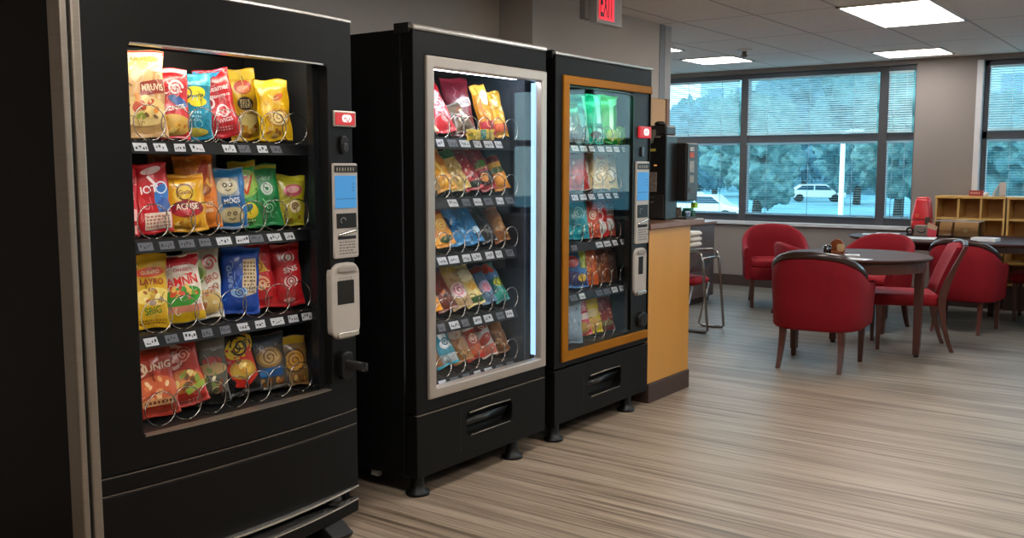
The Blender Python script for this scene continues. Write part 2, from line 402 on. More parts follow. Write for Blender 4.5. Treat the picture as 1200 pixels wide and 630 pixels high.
# ================================================================ VENDING MACHINES
def ring_panel(mb, y0, z0, y1, z1, iy0, iz0, iy1, iz1, xf, thick, m, r=.02, bow=lambda y: 0., n=10, mi=None):
    """door leaf with a rounded opening; front follows xf + bow(y)"""
    mi = mi or m
    inner = []; outer = []
    def seg(a, b2, k): return [a+(b2-a)*i/k for i in range(k)]
    for y in seg(iy0+r, iy1-r, n): inner.append((y, iz0)); outer.append((y if iy0+r < y else y, z0))
    def corner(cy, cz, a0, oy, oz, order):
        K = 6
        for i in range(K):
            a = R(a0+90*i/K); inner.append((cy+r*math.cos(a), cz+r*math.sin(a)))
            f = i/K
            if order == 0: outer.append((cy+(oy-cy)*min(1, 2*f), oz) if f < .5 else (oy, oz+(cz-oz)*(2*f-1)))
            else: outer.append((oy, cz+(oz-cz)*min(1, 2*f)) if f < .5 else (oy+(cy-oy)*(2*f-1), oz))
    corner(iy1-r, iz0+r, -90, y1, z0, 0)
    for z in seg(iz0+r, iz1-r, n): inner.append((iy1, z)); outer.append((y1, z))
    corner(iy1-r, iz1-r, 0, y1, z1, 1)
    for y in seg(iy1-r, iy0+r, n): inner.append((y, iz1)); outer.append((y, z1))
    corner(iy0+r, iz1-r, 90, y0, z1, 0)
    for z in seg(iz1-r, iz0+r, n): inner.append((iy0, z)); outer.append((y0, z))
    corner(iy0+r, iz0+r, 180, y0, z0, 1)
    N = len(inner)
    F = lambda p: (xf+bow(p[0]), p[0], p[1])
    B = lambda p: (xf-thick, p[0], p[1])
    vs = [F(p) for p in inner]+[F(p) for p in outer]
    mb.add(vs, [(k, (k+1) % N, N+(k+1) % N, N+k) for k in range(N)], m)
    mb.add([B(p) for p in inner]+[B(p) for p in outer], [(N+k, N+(k+1) % N, (k+1) % N, k) for k in range(N)], m)
    mb.add([F(p) for p in outer]+[B(p) for p in outer], [(k, (k+1) % N, N+(k+1) % N, N+k) for k in range(N)], m)
    mb.add([F(p) for p in inner]+[B(p) for p in inner], [(N+k, N+(k+1) % N, (k+1) % N, k) for k in range(N)], mi)

def bowbox(mb, y0, z0, y1, z1, xf, thick, m, bow, n=16):
    s = []
    for i in range(n+1):
        y = y0+(y1-y0)*i/n; xx = xf+bow(y)
        s.append([(xx, y, z0), (xx, y, z1), (xf-thick, y, z1), (xf-thick, y, z0)])
    mb.sweep(s, m, smooth=False)

def coil_mesh(rad=.055, wire=.0019, loops=(0, -.12, -.24, -.36)):
    """wire loops joined by straight runs along the bottom, a bag standing in each gap"""
    b = MB(); pts = []
    for x in loops:
        for i in range(23):
            a = 2*PI*i/22-PI/2; pts.append((x+.004-i*.0004, rad*math.cos(a), rad*math.sin(a)))
    b.tube(pts, wire, chrome, 5); return b
COIL = coil_mesh().build('coil'); COILM = COIL.data; bpy.data.objects.remove(COIL)
COIL2 = coil_mesh(.05, .0021, (0, -.19, -.36)).build('coil'); COILM2 = COIL2.data; bpy.data.objects.remove(COIL2)

rail_m = mat('shelf rail', '#06070a', .5, spec=.2)
def shelf(root, org, xr, xb, y0, y1, zr, coils, tags, cm, rail=True, railh=.04, gl=chrome, ymax=None):
    b = MB(org)
    b.box(xb, y0, zr+.008, xr-.004, y1, zr+.02, black_in)
    if rail:
        b.add([(xr+.012, y0, zr-railh/2), (xr+.012, y1, zr-railh/2), (xr-.006, y1, zr+railh/2), (xr-.006, y0, zr+railh/2), (xr-.01, y0, zr-railh/2), (xr-.01, y1, zr-railh/2)],
              [(0,1,2,3), (0,4,5,1), (0,3,4), (1,5,2)], rail_m)
    sh = b.build('shelf', root)
    for yc in coils:
        o = bpy.data.objects.new('coil', cm); C.objects.link(o); o.parent = sh
        o.location = Vector((xr-.012, yc, zr+.0212+(.055 if cm == COILM else .05)))-org
    for k, (yc, w, style) in enumerate(tags):
        b = MB(org); h = railh*.62
        f = lambda y, z: (xr+.0035-(z-zr)*.45+.0012, y, z)
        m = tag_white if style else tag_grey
        sk = random.uniform(-.004, .004)
        b.add([f(yc-w/2, zr-h/2), f(yc+w/2, zr-h/2), f(yc+w/2+sk, zr+h/2), f(yc-w/2+sk, zr+h/2)], [(0,1,2,3)], m)
        g = lambda y, z: (xr+.0035-(z-zr)*.45+.0024, y, z)
        yy = yc-w*.38
        while yy < yc+w*.34:
            ww = random.uniform(.003, .008); z0 = zr+random.uniform(-.3, 0)*h; z1 = z0+random.uniform(.15, .4)*h
            b.add([g(yy, z0), g(yy+ww, z0), g(yy+ww, z1), g(yy, z1)], [(0,1,2,3)], tag_ink); yy += ww+random.uniform(.003, .007)
        b.build('price_tag', sh, fix=False)
    return sh

def foot(root, org, x, y, h, r=.03):
    b = MB(org); b.lathe([(r*1.5, 0), (r*1.5, .012), (r, .022), (r*.8, h*.6), (r*.9, h+.02)], x, y, blackp, 16); b.build('foot', root)

# ---------------- machine 1 (large bowed machine, nearest)
M1 = Vector((-3.0, 2.0, 0))
m1 = thing('vending_machine', 'large black bowed-front vending machine with silver corner trims, nearest of the row', 'vending machine', M1, group='row of snack vending machines')
Y0, Y1, XF = 1.50, 2.556, -2.612
yc = (Y0+Y1)/2
bow1 = lambda y: .036*(1-((y-yc)/((Y1-Y0)/2))**2)
b = MB(M1)
b.box(-3.44, 1.440, .07, -2.66, 1.474, 1.905, black_side)
b.box(-3.44, Y1-.03, .07, -2.66, Y1, 1.905, black_side)
b.box(-3.44, 1.474, .07, -3.40, Y1-.03, 1.905, black_side)
b.box(-3.40, 1.474, 1.80, -2.66, Y1-.03, 1.905, black_side)
b.box(-3.40, 1.474, .07, -2.66, Y1-.03, .50, black_side)
b.box(-3.40, 1.56, .50, -2.66, 1.585, 1.80, black_in)
b.box(-3.14, 1.585, .50, -3.11, 2.47, 1.80, black_in)
b.build('cabinet', m1, bevel=.004)
b = MB(M1); b.box(-3.10, 2.455, .52, -2.665, 2.47, 1.80, grey_in); b.build('liner_wall', m1)
b = MB(M1)
ring_panel(b, Y0, .462, Y1, 1.908, 1.64, .561, 2.42, 1.742, XF, .05, black, .018, bow1, 12, blackp)
door = b.build('door', m1, bevel=.003)
b = MB(M1); s_ = []
b.grid(lambda u, v: (XF-.012+bow1(1.63+.80*u), 1.63+.80*u, .552+1.2*v), 10, 1, mglass, True); b.build('window_glass', door, fix=False)
b = MB(M1); bowbox(b, 1.645, 1.738, 2.40, 1.743, XF+.002, .012, edge_bright, bow1); b.build('window_trim', door)
b = MB(M1); bowbox(b, 1.645, .559, 2.41, .5625, XF+.002, .012, silver, bow1); b.build('window_trim', door)
b = MB(M1); b.box(-2.67, 2.39, .561, -2.64, 2.42, 1.742, mat('smoked inner band', '#17181a', .2, var=.1)); b.build('dark_band', door)
b = MB(M1); bowbox(b, Y0, .405, Y1, .455, XF, .05, black, bow1); b.build('middle_strip', m1, bevel=.003)
b = MB(M1); bowbox(b, Y0, .455, Y1, .4575, XF-.002, .03, silver, bow1); bowbox(b, Y0, .4, Y1, .4025, XF-.002, .03, silver, bow1); b.build('seam_trim', m1)
b = MB(M1); bowbox(b, Y0, .158, Y1, .398, XF, .05, black, bow1); b.build('lower_panel', m1, bevel=.004)
bowk = lambda y: .055*(1-((y-yc)/((Y1-Y0)/2))**2)
b = MB(M1); bowbox(b, Y0, .152, Y1, .159, XF+.003, .03, edge_bright, bowk); b.build('chrome_line', m1)
b = MB(M1); bowbox(b, Y0, .055, Y1, .104, XF, .05, black, bowk); b.build('kick_bar', m1, bevel=.004)
b = MB(M1); bowbox(b, Y0, .101, Y1, .106, XF+.002, .02, edge_bright, bowk); b.build('chrome_line', m1)
b = MB(M1); b.lathe([(.03, .115), (.034, .13), (.03, .145)], -2.62, 2.43, blackp, 16); b.build('roller', m1)
b = MB(M1); b.box(-2.70, Y0, .10, -2.665, Y1-.03, .16, dark_recess); b.build('recess', m1)
for yy in (1.62, 2.40):
    b = MB(M1); b.prism([(-2.70, 0), (-2.545, 0), (-2.53, .02), (-2.60, .062), (-2.70, .062)], 'y', yy-.05, yy+.05, blackp); b.build('foot', m1, bevel=.006)
    foot(m1, M1, -3.3, yy, .07)
b = MB(M1); b.box(-2.665, 1.438, .06, -2.596, 1.459, 1.905, silver); b.build('corner_trim', m1, bevel=.005)
b = MB(M1); b.box(-2.665, 1.468, .06, -2.594, 1.4985, 1.905, silver); b.build('corner_trim', m1, bevel=.006)
b = MB(M1); b.box(-2.665, 1.459, .06, -2.612, 1.468, 1.905, dark_recess); b.build('trim_gap', m1)
b = MB(M1); bowbox(b, 1.46, 1.902, Y1, 1.914, XF+.004, .06, edge_bright, bow1); b.build('top_trim', m1, bevel=.003)
# keypad column
XP = -2.606+.008
b = MB(M1); b.box(XP-.02, 2.445, 1.524, XP+.006, 2.557, 1.582, champ); o = b.build('sign_frame', m1, bevel=.004)
b = MB(M1); b.box(XP+.004, 2.453, 1.531, XP+.009, 2.549, 1.575, red_lit); q = b.build('lit_sign', o, bevel=.002)
b = MB(M1); b.prism(rrect(2.483, 1.541, 2.53, 1.568, .012), 'x', XP+.009, XP+.0105, white_lit)
b.tube([(XP+.0106, 2.492+.028*i/8, 1.55+.008*math.sin(i*.9)) for i in range(9)], .0016, red_lit, 5); b.build('lit_symbol', o)
b = MB(M1); b.prism(rrect(2.478, 1.425, 2.518, 1.492, .0195), 'x', XP-.02, XP+.006, blackp); o = b.build('coin_return', m1, bevel=.004)
b = MB(M1); b.prism(rrect(2.487, 1.435, 2.509, 1.465, .010), 'x', XP+.006, XP+.011, mat('black button', '#2b2b2d', .3, var=.1)); b.build('button', o, bevel=.002)
def pay_panel(root, org, y0, y1, z0, z1, xp):
    h = z1-z0; w = y1-y0
    b = MB(org); b.prism(rrect(y0, z0, y1, z1, .008), 'x', xp-.02, xp+.008, panel_grey); pp = b.build('payment_panel', root, bevel=.004)
    b = MB(org); b.box(xp+.006, y0+.06*w, z1-.095*h, xp+.0105, y1-.04*w, z1-.025*h, blackp)
    for k in range(7): b.box(xp+.0106, y0+w*(.12+.11*k), z1-.082*h, xp+.0112, y0+w*(.12+.11*k)+w*.06*random.uniform(.7, 1.1), z1-.045*h, mat('display glyph', '#8d8678', .5, var=.1))
    b.build('status_display', pp)
    b = MB(org); b.box(xp+.006, y0+.07*w, z1-.47*h, xp+.0105, y1-.08*w, z1-.13*h, screen_blue)
    b.box(xp+.0106, y0+.1*w, z1-.375*h, xp+.011, y1-.12*w, z1-.37*h, screen_dark)
    for k in range(3): b.box(xp+.0106, y1-.26*w, z1-(.22+.035*k)*h, xp+.011, y1-.17*w, z1-(.213+.035*k)*h, screen_dark)
    b.build('screen', pp)
    b = MB(org); b.box(xp+.006, y0+.11*w, z1-.68*h, xp+.011, y1-.10*w, z1-.525*h, blackp)
    b.tube([(xp+.0112, y0+w*(.36+.10*math.cos(a/6.)), z1-h*(.60-.03*math.sin(a/6.))) for a in range(0, 26)], .0013, panel_grey, 5); b.build('card_reader', pp, bevel=.002)
    b = MB(org); b.sweep([[(xp+.008, y0+w*(.15+.8*u), z1-h*(.755-.05*u)-.006), (xp+.016, y0+w*(.15+.8*u), z1-h*(.755-.05*u)), (xp+.008, y0+w*(.15+.8*u), z1-h*(.755-.05*u)+.006)] for u in (0, .2, .5, .8, 1)], edge_bright); b.build('reader_lip', pp)
    b = MB(org); b.box(xp+.008, y0+.15*w, z1-.80*h, xp+.0095, y1-.12*w, z1-.765*h, dark_recess); b.build('card_slot', pp)
    b = MB(org)
    for k in range(5):
        yy = y0+.2*w
        while yy < y1-(.15+.12*(k % 2))*w:
            ww = random.uniform(.006, .016)*w/.12; b.box(xp+.0082, yy, z1-(.835+.03*k)*h, xp+.0088, yy+ww, z1-(.823+.03*k)*h, mat('panel print', '#5d574f', .5, var=.1)); yy += ww+.005
    b.build('instruction_print', pp)
pay_panel(m1, M1, 2.434, 2.558, 1.043, 1.392, XP)
def bill_panel(root, org, y0, y1, z0, z1, xp, win):
    w = y1-y0; h = z1-z0
    b = MB(org); b.prism(rrect(y0, z0, y1, z1, min(w, h)*.3), 'x', xp-.02, xp+.012, panel_grey); o = b.build('bill_acceptor', root, bevel=.006)
    b = MB(org); b.box(xp+.010, y0+win[0]*w, z0+win[1]*h, xp+.0135, y0+win[2]*w, z0+win[3]*h, mat('dark bill window', '#1a1917', .25, var=.1)); b.build('bill_window', o, bevel=.001)
    b = MB(org); b.prism(rrect(y0+.2*w, z1-.12*h, y1-.15*w, z1-.045*h, .008), 'x', xp+.012, xp+.02, mat('pale plastic lip', '#8f8880', .4, var=.05)); b.build('top_lip', o, bevel=.003)
    b = MB(org); b.prism(rrect(y0+.14*w, z0+.03*h, y1-.12*w, z0+.10*h, .008), 'x', xp+.012, xp+.024, edge_bright); b.build('bill_tray', o, bevel=.003)
    b = MB(org)
    for k in range(2):
        for j in range(5): b.box(xp+.0121, y0+w*(.25+.1*j), z1-(.2+.03*k)*h, xp+.0127, y0+w*(.31+.1*j), z1-(.19+.03*k)*h, MATS['panel print'])
    b.build('print', o)
bill_panel(m1, M1, 2.414, 2.556, .742, 1.026, XP, (.19, .46, .78, .77))
# black handle
b = MB(M1); b.prism(rrect(2.445, .592, 2.50, .698, .02), 'x', XP-.02, XP+.03, blackp); h = b.build('handle', m1, bevel=.008)
b = MB(M1); b.sweep([[(XP+.02+.05*math.sin(u*PI), 2.46+.105*u+a, .655-.035*u+c) for a, c in ((-.01, -.016), (.01, -.016), (.01, .016), (-.01, .016))] for u in (0, .25, .5, .75, 1)], blackp); b.build('lever', h, bevel=.003)
# light tube
b = MB(M1); b.box(-2.69, 1.66, 1.768, -2.672, 2.40, 1.79, emis('warm led strip', '#fff1dc', 26)); b.build('light_tube', m1)
b = MB(M1); b.box(-2.69, 1.595, .60, -2.672, 1.61, 1.72, emis('warm led tube', '#ffeeda', 9)); b.build('light_tube', m1)
RAIL1 = [1.44, 1.131, .829, .527]
def tagrow(y0, y1, n, dens=.8):
    out = []; p = (y1-y0)/n
    for k in range(n):
        if random.random() < dens: out.append((y0+p*(k+.5)+random.uniform(-.006, .006), p*random.uniform(.55, .82), random.random() < .72))
    return out
for k, z in enumerate(RAIL1):
    n = 7
    shelf(m1, M1, -2.695, -3.10, 1.59, 2.45, z, [1.775+.098*i for i in range(n)], tagrow(1.70, 2.42 if k else 2.36, 10, .9), COILM)

# ---------------- machine 2
M2 = Vector((-3.0, 3.35, 0))
m2 = thing('vending_machine', 'black vending machine with silver door frame and glowing vertical light, middle of the row', 'vending machine', M2, group='row of snack vending machines')
def cabinet(root, org, y0, y1, top, bot, iy0, iy1, iz0, iz1, xd, inner, right):
    b = MB(org); xb = -3.42
    b.box(xb, y0, bot, xd, y0+.025, top, black_side); b.box(xb, y1-.02, bot, xd, y1, top, black_side)
    b.box(xb, y0+.025, bot, xb+.03, y1-.02, top, black_side); b.box(xb+.03, y0+.025, iz1, xd, y1-.02, top, black_side); b.box(xb+.03, y0+.025, bot, xd, y1-.02, iz0, black_side)
    c = b.build('cabinet', root, bevel=.004)
    b = MB(org); b.box(xb+.03, iy0-.012, iz0, xd, iy0, iz1, inner); b.box(-3.16, iy0, iz0, -3.14, iy1, iz1, inner); b.build('liner', root)
    b = MB(org); b.box(-3.14, iy1, iz0, xd, iy1+.012, iz1, right); b.build('liner_wall', root)
    return c
cabinet(m2, M2, 2.885, 3.822, 1.925, .085, 2.965, 3.742, .42, 1.80, -2.672, mat('cool dark liner', '#15181c', .5, var=.06), mat('cool grey liner', '#3a4048', .7, spec=.1, var=.06))
XF2 = -2.60
b = MB(M2); ring_panel(b, 2.885, .362, 3.822, 1.918, 2.957, .412, 3.812, 1.826, XF2-.004, .06, black, .004, n=2); d2 = b.build('door', m2, bevel=.004)
b = MB(M2); ring_panel(b, 2.957, .412, 3.818, 1.826, 3.004, .456, 3.775, 1.778, XF2+.006, .045, champ, .003, n=2); b.build('door_frame', d2, bevel=.006)
b = MB(M2); b.box(XF2-.02, 3.0, .45, XF2-.016, 3.78, 1.785, mglass); b.build('window_glass', d2)
b = MB(M2); b.box(-2.69, 2.88, 1.918, XF2+.004, 3.824, 1.942, edge_bright); b.build('top_trim', m2, bevel=.008)
b = MB(M2); b.box(-2.70, 2.878, 1.905, -2.62, 2.90, 1.948, blackp); b.build('top_hinge', m2, bevel=.003)
b = MB(M2); b.box(-3.10, 3.757, .43, -2.68, 3.80, 1.80, mat('brown grey column', '#2c2a2a', .7, spec=.1, var=.06)); b.build('side_column', m2)
b = MB(M2); b.box(-2.655, 3.772, .47, -2.628, 3.796, 1.772, emis('cool led tube', '#9cc8f4', 1.7)); b.build('light_tube', m2)
b = MB(M2); b.box(-2.70, 3.02, 1.785, -2.675, 3.69, 1.80, emis('added cool strip', '#e6f1ff', 34)); b.build('light_tube', m2)  # hidden strip added to brighten the bags
b = MB(M2); b.box(-2.67, 2.985, .47, -2.65, 3.0, 1.77, emis('added neutral tube', '#f2f4ff', 30)); b.build('light_tube', m2)  # unseen tube added behind the frame to light the bag fronts
b = MB(M2); ring_panel(b, 2.885, .09, 3.822, .352, 3.208, .197, 3.548, .306, XF2-.002, .06, black, .03, n=4); lp = b.build('lower_door', m2, bevel=.003)
def slot(root, org, y0, y1, z0, z1, x):
    b = MB(org); b.box(x-.06, y0-.02, z0-.02, x-.055, y1+.02, z1+.02, dark_recess); b.build('slot_recess', root)
    b = MB(org); b.sweep([[(x-.01-.03*u, y0+.02, z1-.03-.05*u), (x-.01-.03*u, y1-.02, z1-.03-.05*u), (x-.016-.03*u, y1-.02, z1-.036-.05*u), (x-.016-.03*u, y0+.02, z1-.036-.05*u)] for u in (0, 1)], mat('flap plastic', '#161617', .3, var=.1)); b.build('flap', root)
    b = MB(org); b.tube([(x+.001, y0+.02, z1-.004), (x+.004, (y0+y1)/2, z1), (x+.001, y1-.02, z1-.004)], .0035, silver, 6); b.tube([(x+.001, y0+.03, z0+.002), (x+.001, y1-.02, z0+.003)], .0022, silver, 6)
    b.tube([(x-.045, y0+.05, z0+.03), (x-.045, y1-.06, z0+.05)], .004, mat('dull bar', '#3a3937', .4, metal=.5, var=.05), 6); b.build('slot_edge', root)
slot(lp, M2, 3.208, 3.548, .197, .306, XF2)
b = MB(M2); b.box(XF2-.003, 3.163, .14, XF2-.0005, 3.169, .335, dark_recess); b.build('seam', lp)
b = MB(M2); b.box(XF2-.02, 2.89, .3535, XF2-.0015, 3.82, .3565, silver); b.build('seam_trim', m2)
for x, y in ((-2.66, 2.95), (-2.64, 3.60), (-3.35, 2.95), (-3.35, 3.74)): foot(m2, M2, x, y, .085, .034)
b = MB(M2); b.box(-2.88, 2.895, .055, -2.84, 2.92, .09, mat('grey tag block', '#777570', .5, var=.05)); b.build('grey_block', m2)
RAIL2 = [1.48, 1.222, .975, .685, .435]
for k, z in enumerate(RAIL2):
    shelf(m2, M2, -2.685, -3.13, 2.97, 3.695, z, [3.17+.1*i for i in range(6)], tagrow(3.10, 3.68, 7, .95), COILM2, railh=.05)

# ---------------- machine 3
M3 = Vector((-3.0, 4.39, 0))
m3 = thing('vending_machine', 'black vending machine with amber orange door frame, beside the counter', 'vending machine', M3, group='row of snack vending machines')
cabinet(m3, M3, 3.905, 4.875, 1.915, .085, 3.99, 4.81, .40, 1.80, -2.672, mat('teal liner', '#101a1d', .5, var=.06), mat('teal grey liner', '#163033', .7, spec=.1, var=.06))
b = MB(M3); ring_panel(b, 3.905, .375, 4.875, 1.912, 3.968, .404, 4.866, 1.822, XF2-.004, .06, black, .004, n=2); d3 = b.build('door', m3, bevel=.004)
b = MB(M3)
b.box(XF2-.05, 3.966, 1.783, XF2+.006, 4.872, 1.824, amber); b.box(XF2-.05, 3.966, .402, XF2+.006, 4.858, .449, amber); b.box(XF2-.05, 3.966, .449, XF2+.006, 4.02, 1.783, amber)
b.build('door_frame', d3, bevel=.006)
b = MB(M3); ring_panel(b, 4.018, .447, 4.874, 1.785, 4.02, .45, 4.69, 1.78, XF2-.012, .05, blackp, .03, n=5); b.build('keypad_column', d3)
b = MB(M3); b.box(XF2-.022, 4.015, .445, XF2-.018, 4.70, 1.785, mglass); b.build('window_glass', d3)
arc = [(XF2-.011, 4.02, 1.772), (XF2-.011, 4.4, 1.772)]+[(XF2-.011, 4.66+.028*math.sin(R(a)), 1.742+.028*math.cos(R(a))) for a in range(0, 91, 15)]+[(XF2-.011, 4.688, .46)]
b = MB(M3); b.tube(arc, .0025, mat('window gasket', '#4c5c60', .35, var=.05), 6); b.build('window_gasket', d3)
b = MB(M3); b.box(-2.69, 3.90, 1.912, XF2+.004, 4.88, 1.93, edge_bright); b.build('top_trim', m3, bevel=.006)
b = MB(M3); b.box(-2.70, 3.898, 1.90, -2.62, 3.922, 1.938, blackp); b.build('top_hinge', m3, bevel=.003)
XQ = XF2-.010
b = MB(M3); b.box(XQ-.01, 4.742, 1.538, XQ+.012, 4.888-.015, 1.602, red_lit); o = b.build('lit_sign', m3, bevel=.005)
b = MB(M3); b.prism(rrect(4.782, 1.552, 4.842, 1.59, .017), 'x', XQ+.012, XQ+.0135, white_lit); b.tube([(XQ+.0136, 4.795+.03*i/6, 1.564+.012*i/6) for i in range(7)], .002, red_lit, 5); b.build('lit_symbol', o)
b = MB(M3); b.prism(rrect(4.77, 1.435, 4.80, 1.49, .012), 'x', XQ-.01, XQ+.008, mat('black button', '#2b2b2d', .3, var=.1)); b.build('coin_return', m3, bevel=.003)
pay_panel(m3, M3, 4.712, 4.862, .948, 1.408, XQ)
bill_panel(m3, M3, 4.70, 4.838, .655, .925, XQ, (.3, .45, .68, .82))
b = MB(M3); b.prism(rrect(4.75, .47, 4.85, .56, .044), 'x', XQ-.01, XQ+.02, blackp); o = b.build('coin_cup', m3, bevel=.008)
b = MB(M3); b.prism(rrect(4.765, .487, 4.835, .54, .025), 'x', XQ+.02, XQ+.0215, dark_recess); b.build('cup_hollow', o)
b = MB(M3); b.box(-2.66, 4.00, .47, -2.64, 4.016, 1.77, emis('aqua led tube', '#c4f2ec', 7)); b.build('light_tube', m3)
b = MB(M3); b.box(-2.70, 4.03, 1.785, -2.675, 4.70, 1.80, emis('aqua led strip', '#5ae8b4', 18)); b.build('light_tube', m3)
b = MB(M3); ring_panel(b, 3.905, .09, 4.875, .366, 4.222, .172, 4.567, .292, XF2-.002, .06, black, .03, n=4); lp3 = b.build('lower_door', m3, bevel=.003)
slot(lp3, M3, 4.222, 4.567, .172, .292, XF2)
b = MB(M3); b.box(XF2-.003, 4.163, .13, XF2-.0005, 4.169, .305, dark_recess); b.build('seam', lp3)
for x, y in ((-2.645, 3.96), (-2.645, 4.70), (-3.35, 3.96), (-3.35, 4.80)): foot(m3, M3, x, y, .085, .034)
RAIL3 = [1.473, 1.221, .960, .698]
for k, z in enumerate(RAIL3):
    shelf(m3, M3, -2.685, -3.13, 3.995, 4.80, z, [4.26+.1*i for i in range(6)], tagrow(4.16, 4.75, 7, .9), COILM2, railh=.045)
shelf(m3, M3, -2.685, -3.13, 3.995, 4.80, .415, [4.40, 4.5, 4.6], [], COILM2, rail=False)
#BAGS_BEGIN
# ================================================================ SNACK BAGS
def rot2(u, v, a):
    c, s_ = math.cos(a), math.sin(a); return u*c-v*s_, u*s_+v*c
def make_bag(name, label, cat, group, pos, w, h, T, main, art, tilt=0, lean=6, turn=-24, clear=False, seed=0, pinch=.06, slump=.12):
    """pillow bag: crimped seals, wrinkled puffed body, printed artwork following its front"""
    rnd = random.Random(seed); ph = [rnd.uniform(0, 6.28) for _ in range(6)]; ks = [rnd.uniform(5, 9) for _ in range(3)]
    seal = min(.11, .016/h*2)
    def prof(u, v):
        au = min(1, abs(u)); av = min(1, abs(v)/(1-seal))
        t = (1-au**2.6)**.75*(1-av**3.2)**.62
        return t*(1-slump*v)
    def front(u, v, off=0.):
        p = prof(u, v)
        edge = max(0, 1-(1-abs(v))*2.6)
        wr = (math.sin(ks[0]*u*2+ph[0]+2*v)*.5+math.sin(ks[1]*u*3+ph[1]-3*v)*.35)*edge*.20
        dent = math.sin(3.1*v+2.3*u+ph[2])*math.sin(2.7*u-1.4*v+ph[3])*.13+math.sin(9*v-5*u+ph[5])*.04+(abs(math.sin(4.3*v+3.7*u+ph[4]))-.6)*.07+(abs(math.sin(5.1*u-6.2*v+ph[0]))-.6)*.05
        x = T*.5*(p*(1+dent)+wr*p**.35)
        if abs(v) > 1-seal: x = .0012*math.sin(abs(v)*h*900)+.0022*math.sin(u*ks[2]+ph[4])
        y = u*w/2*(1-pinch*(1-abs(v)**3)*(1 if abs(u) > .0 else 1))+.002*math.sin(v*7+ph[1])*abs(u)
        z = (v+1)/2*h+.003*math.sin(u*4+ph[2])*abs(v)**4
        return (x+off, y, z)
    def back(u, v):
        f = front(u, v); p = prof(u, v)
        return (-T*.5*p if abs(v) <= 1-seal else f[0]-.001, f[1], f[2])
    b = MB(); nu, nv = 16, 26
    vv = [-1, -1+seal*.33, -1+seal*.66, -1+seal]+[(-1+seal)+(2-2*seal)*k/(nv-6) for k in range(1, nv-6)]+[1-seal, 1-seal*.66, 1-seal*.33, 1]
    uu = [-math.cos(PI*k/nu)*.35+(2*k/nu-1)*.65 for k in range(nu+1)]
    M = foil(main, .55 if clear else 0.)
    n = len(uu)
    vs = [front(u, v) for v in vv for u in uu]+[back(u, v) for v in vv for u in uu]; N = n*len(vv); fs = []
    for j in range(len(vv)-1):
        for i in range(n-1):
            a = j*n+i; fs.append((a, a+1, a+n+1, a+n)); fs.append((N+a+n, N+a+n+1, N+a+1, N+a))
        for i in (0, n-1):
            a = j*n+i; fs.append((a, a+n, N+a+n, N+a) if i == 0 else (N+a, N+a+n, a+n, a))
    for i in range(n-1):
        fs.append((N+i, N+i+1, i+1, i)); a = (len(vv)-1)*n+i; fs.append((a, a+1, N+a+1, N+a))
    b.add(vs, fs, M, True)
    lay = [0]
    def nxt(): lay[0] += 1; return .0007+.00022*lay[0]
    asp = w/h
    def patch(poly, m, o):          # convex outline -> fan of rings that hugs the film
        cu = sum(p[0] for p in poly)/len(poly); cv = sum(p[1] for p in poly)/len(poly)
        vs = [front(cu, cv, o)]; k = len(poly); rings = 4
        for r_ in range(1, rings+1):
            t = r_/rings; vs += [front(max(-.985, min(.985, cu+(p[0]-cu)*t)), max(-.995, min(.995, cv+(p[1]-cv)*t)), o) for p in poly]
        fs = [(0, 1+i, 1+(i+1) % k) for i in range(k)]
        for r_ in range(rings-1):
            q = 1+r_*k; fs += [(q+i, q+k+i, q+k+(i+1) % k, q+(i+1) % k) for i in range(k)]
        b.add(vs, fs, m, True)
    def strip(pts, hw, m, o):       # thin line of constant width in v units
        vs = []; L = len(pts)
        for i, p in enumerate(pts):
            q0 = pts[max(0, i-1)]; q1 = pts[min(L-1, i+1)]; dx, dy = (q1[0]-q0[0])*asp, q1[1]-q0[1]; d = math.hypot(dx, dy) or 1
            nx, ny = -dy/d/asp*hw, dx/d*hw
            for sg in (-1, 1): vs.append(front(max(-.98, min(.98, p[0]+nx*sg)), max(-.99, min(.99, p[1]+ny*sg)), o))
        b.add(vs, [(2*i, 2*i+2, 2*i+3, 2*i+1) for i in range(L-1)], m, True)
    for a in art:
        k = a[0]
        if k == 'band':             # u0,v0,u1,v1,col
            _, u0, v0, u1, v1, col = a; o = nxt(); q, s_ = 8, max(3, int(abs(v1-v0)*12)); m = ink(col)
            b.grid(lambda s, t: front(u0+(u1-u0)*s, v0+(v1-v0)*t, o), q*2, s_, m)
        elif k == 'ell':            # uc,vc,ru(in v-units),rv,col[,rot]
            _, uc, vc, ru, rv, col = a[:6]; ro = R(a[6]) if len(a) > 6 else 0
            patch([(uc+rot2(ru*math.cos(t*PI/12), rv*math.sin(t*PI/12), ro)[0]/asp, vc+rot2(ru*math.cos(t*PI/12), rv*math.sin(t*PI/12), ro)[1]) for t in range(24)], ink(col), nxt())
        elif k == 'poly':
            pl = []
            P = a[1]
            for i in range(len(P)):
                p, q = P[i], P[(i+1) % len(P)]
                pl += [(p[0]+(q[0]-p[0])*t/4, p[1]+(q[1]-p[1])*t/4) for t in range(4)]
            patch(pl, ink(a[2]), nxt())
        elif k == 'ring':           # uc,vc,r,hw,col
            _, uc, vc, r_, hw, col = a[:6]
            strip([(uc+r_*math.cos(t*PI/12)/asp, vc+r_*math.sin(t*PI/12)) for t in range(25)], hw, ink(col), nxt())
        elif k == 'line':
            strip(a[1], a[2], ink(a[3]), nxt())
        elif k == 'swirl':          # spiral
            _, uc, vc, r_, hw, col = a
            strip([(uc+r_*(1-t/34)*math.cos(t*.38)/asp, vc+r_*(1-t/34)*math.sin(t*.38)) for t in range(32)], hw, ink(col), nxt())
        elif k == 'text':           # str,uc,vc,wu,hv,col[,rot]
            _, s, uc, vc, wu, hv, col = a[:7]; ro = R(a[7]) if len(a) > 7 else 0
            tv, tf = text_mesh(s); o = nxt()+.0004; vs = []
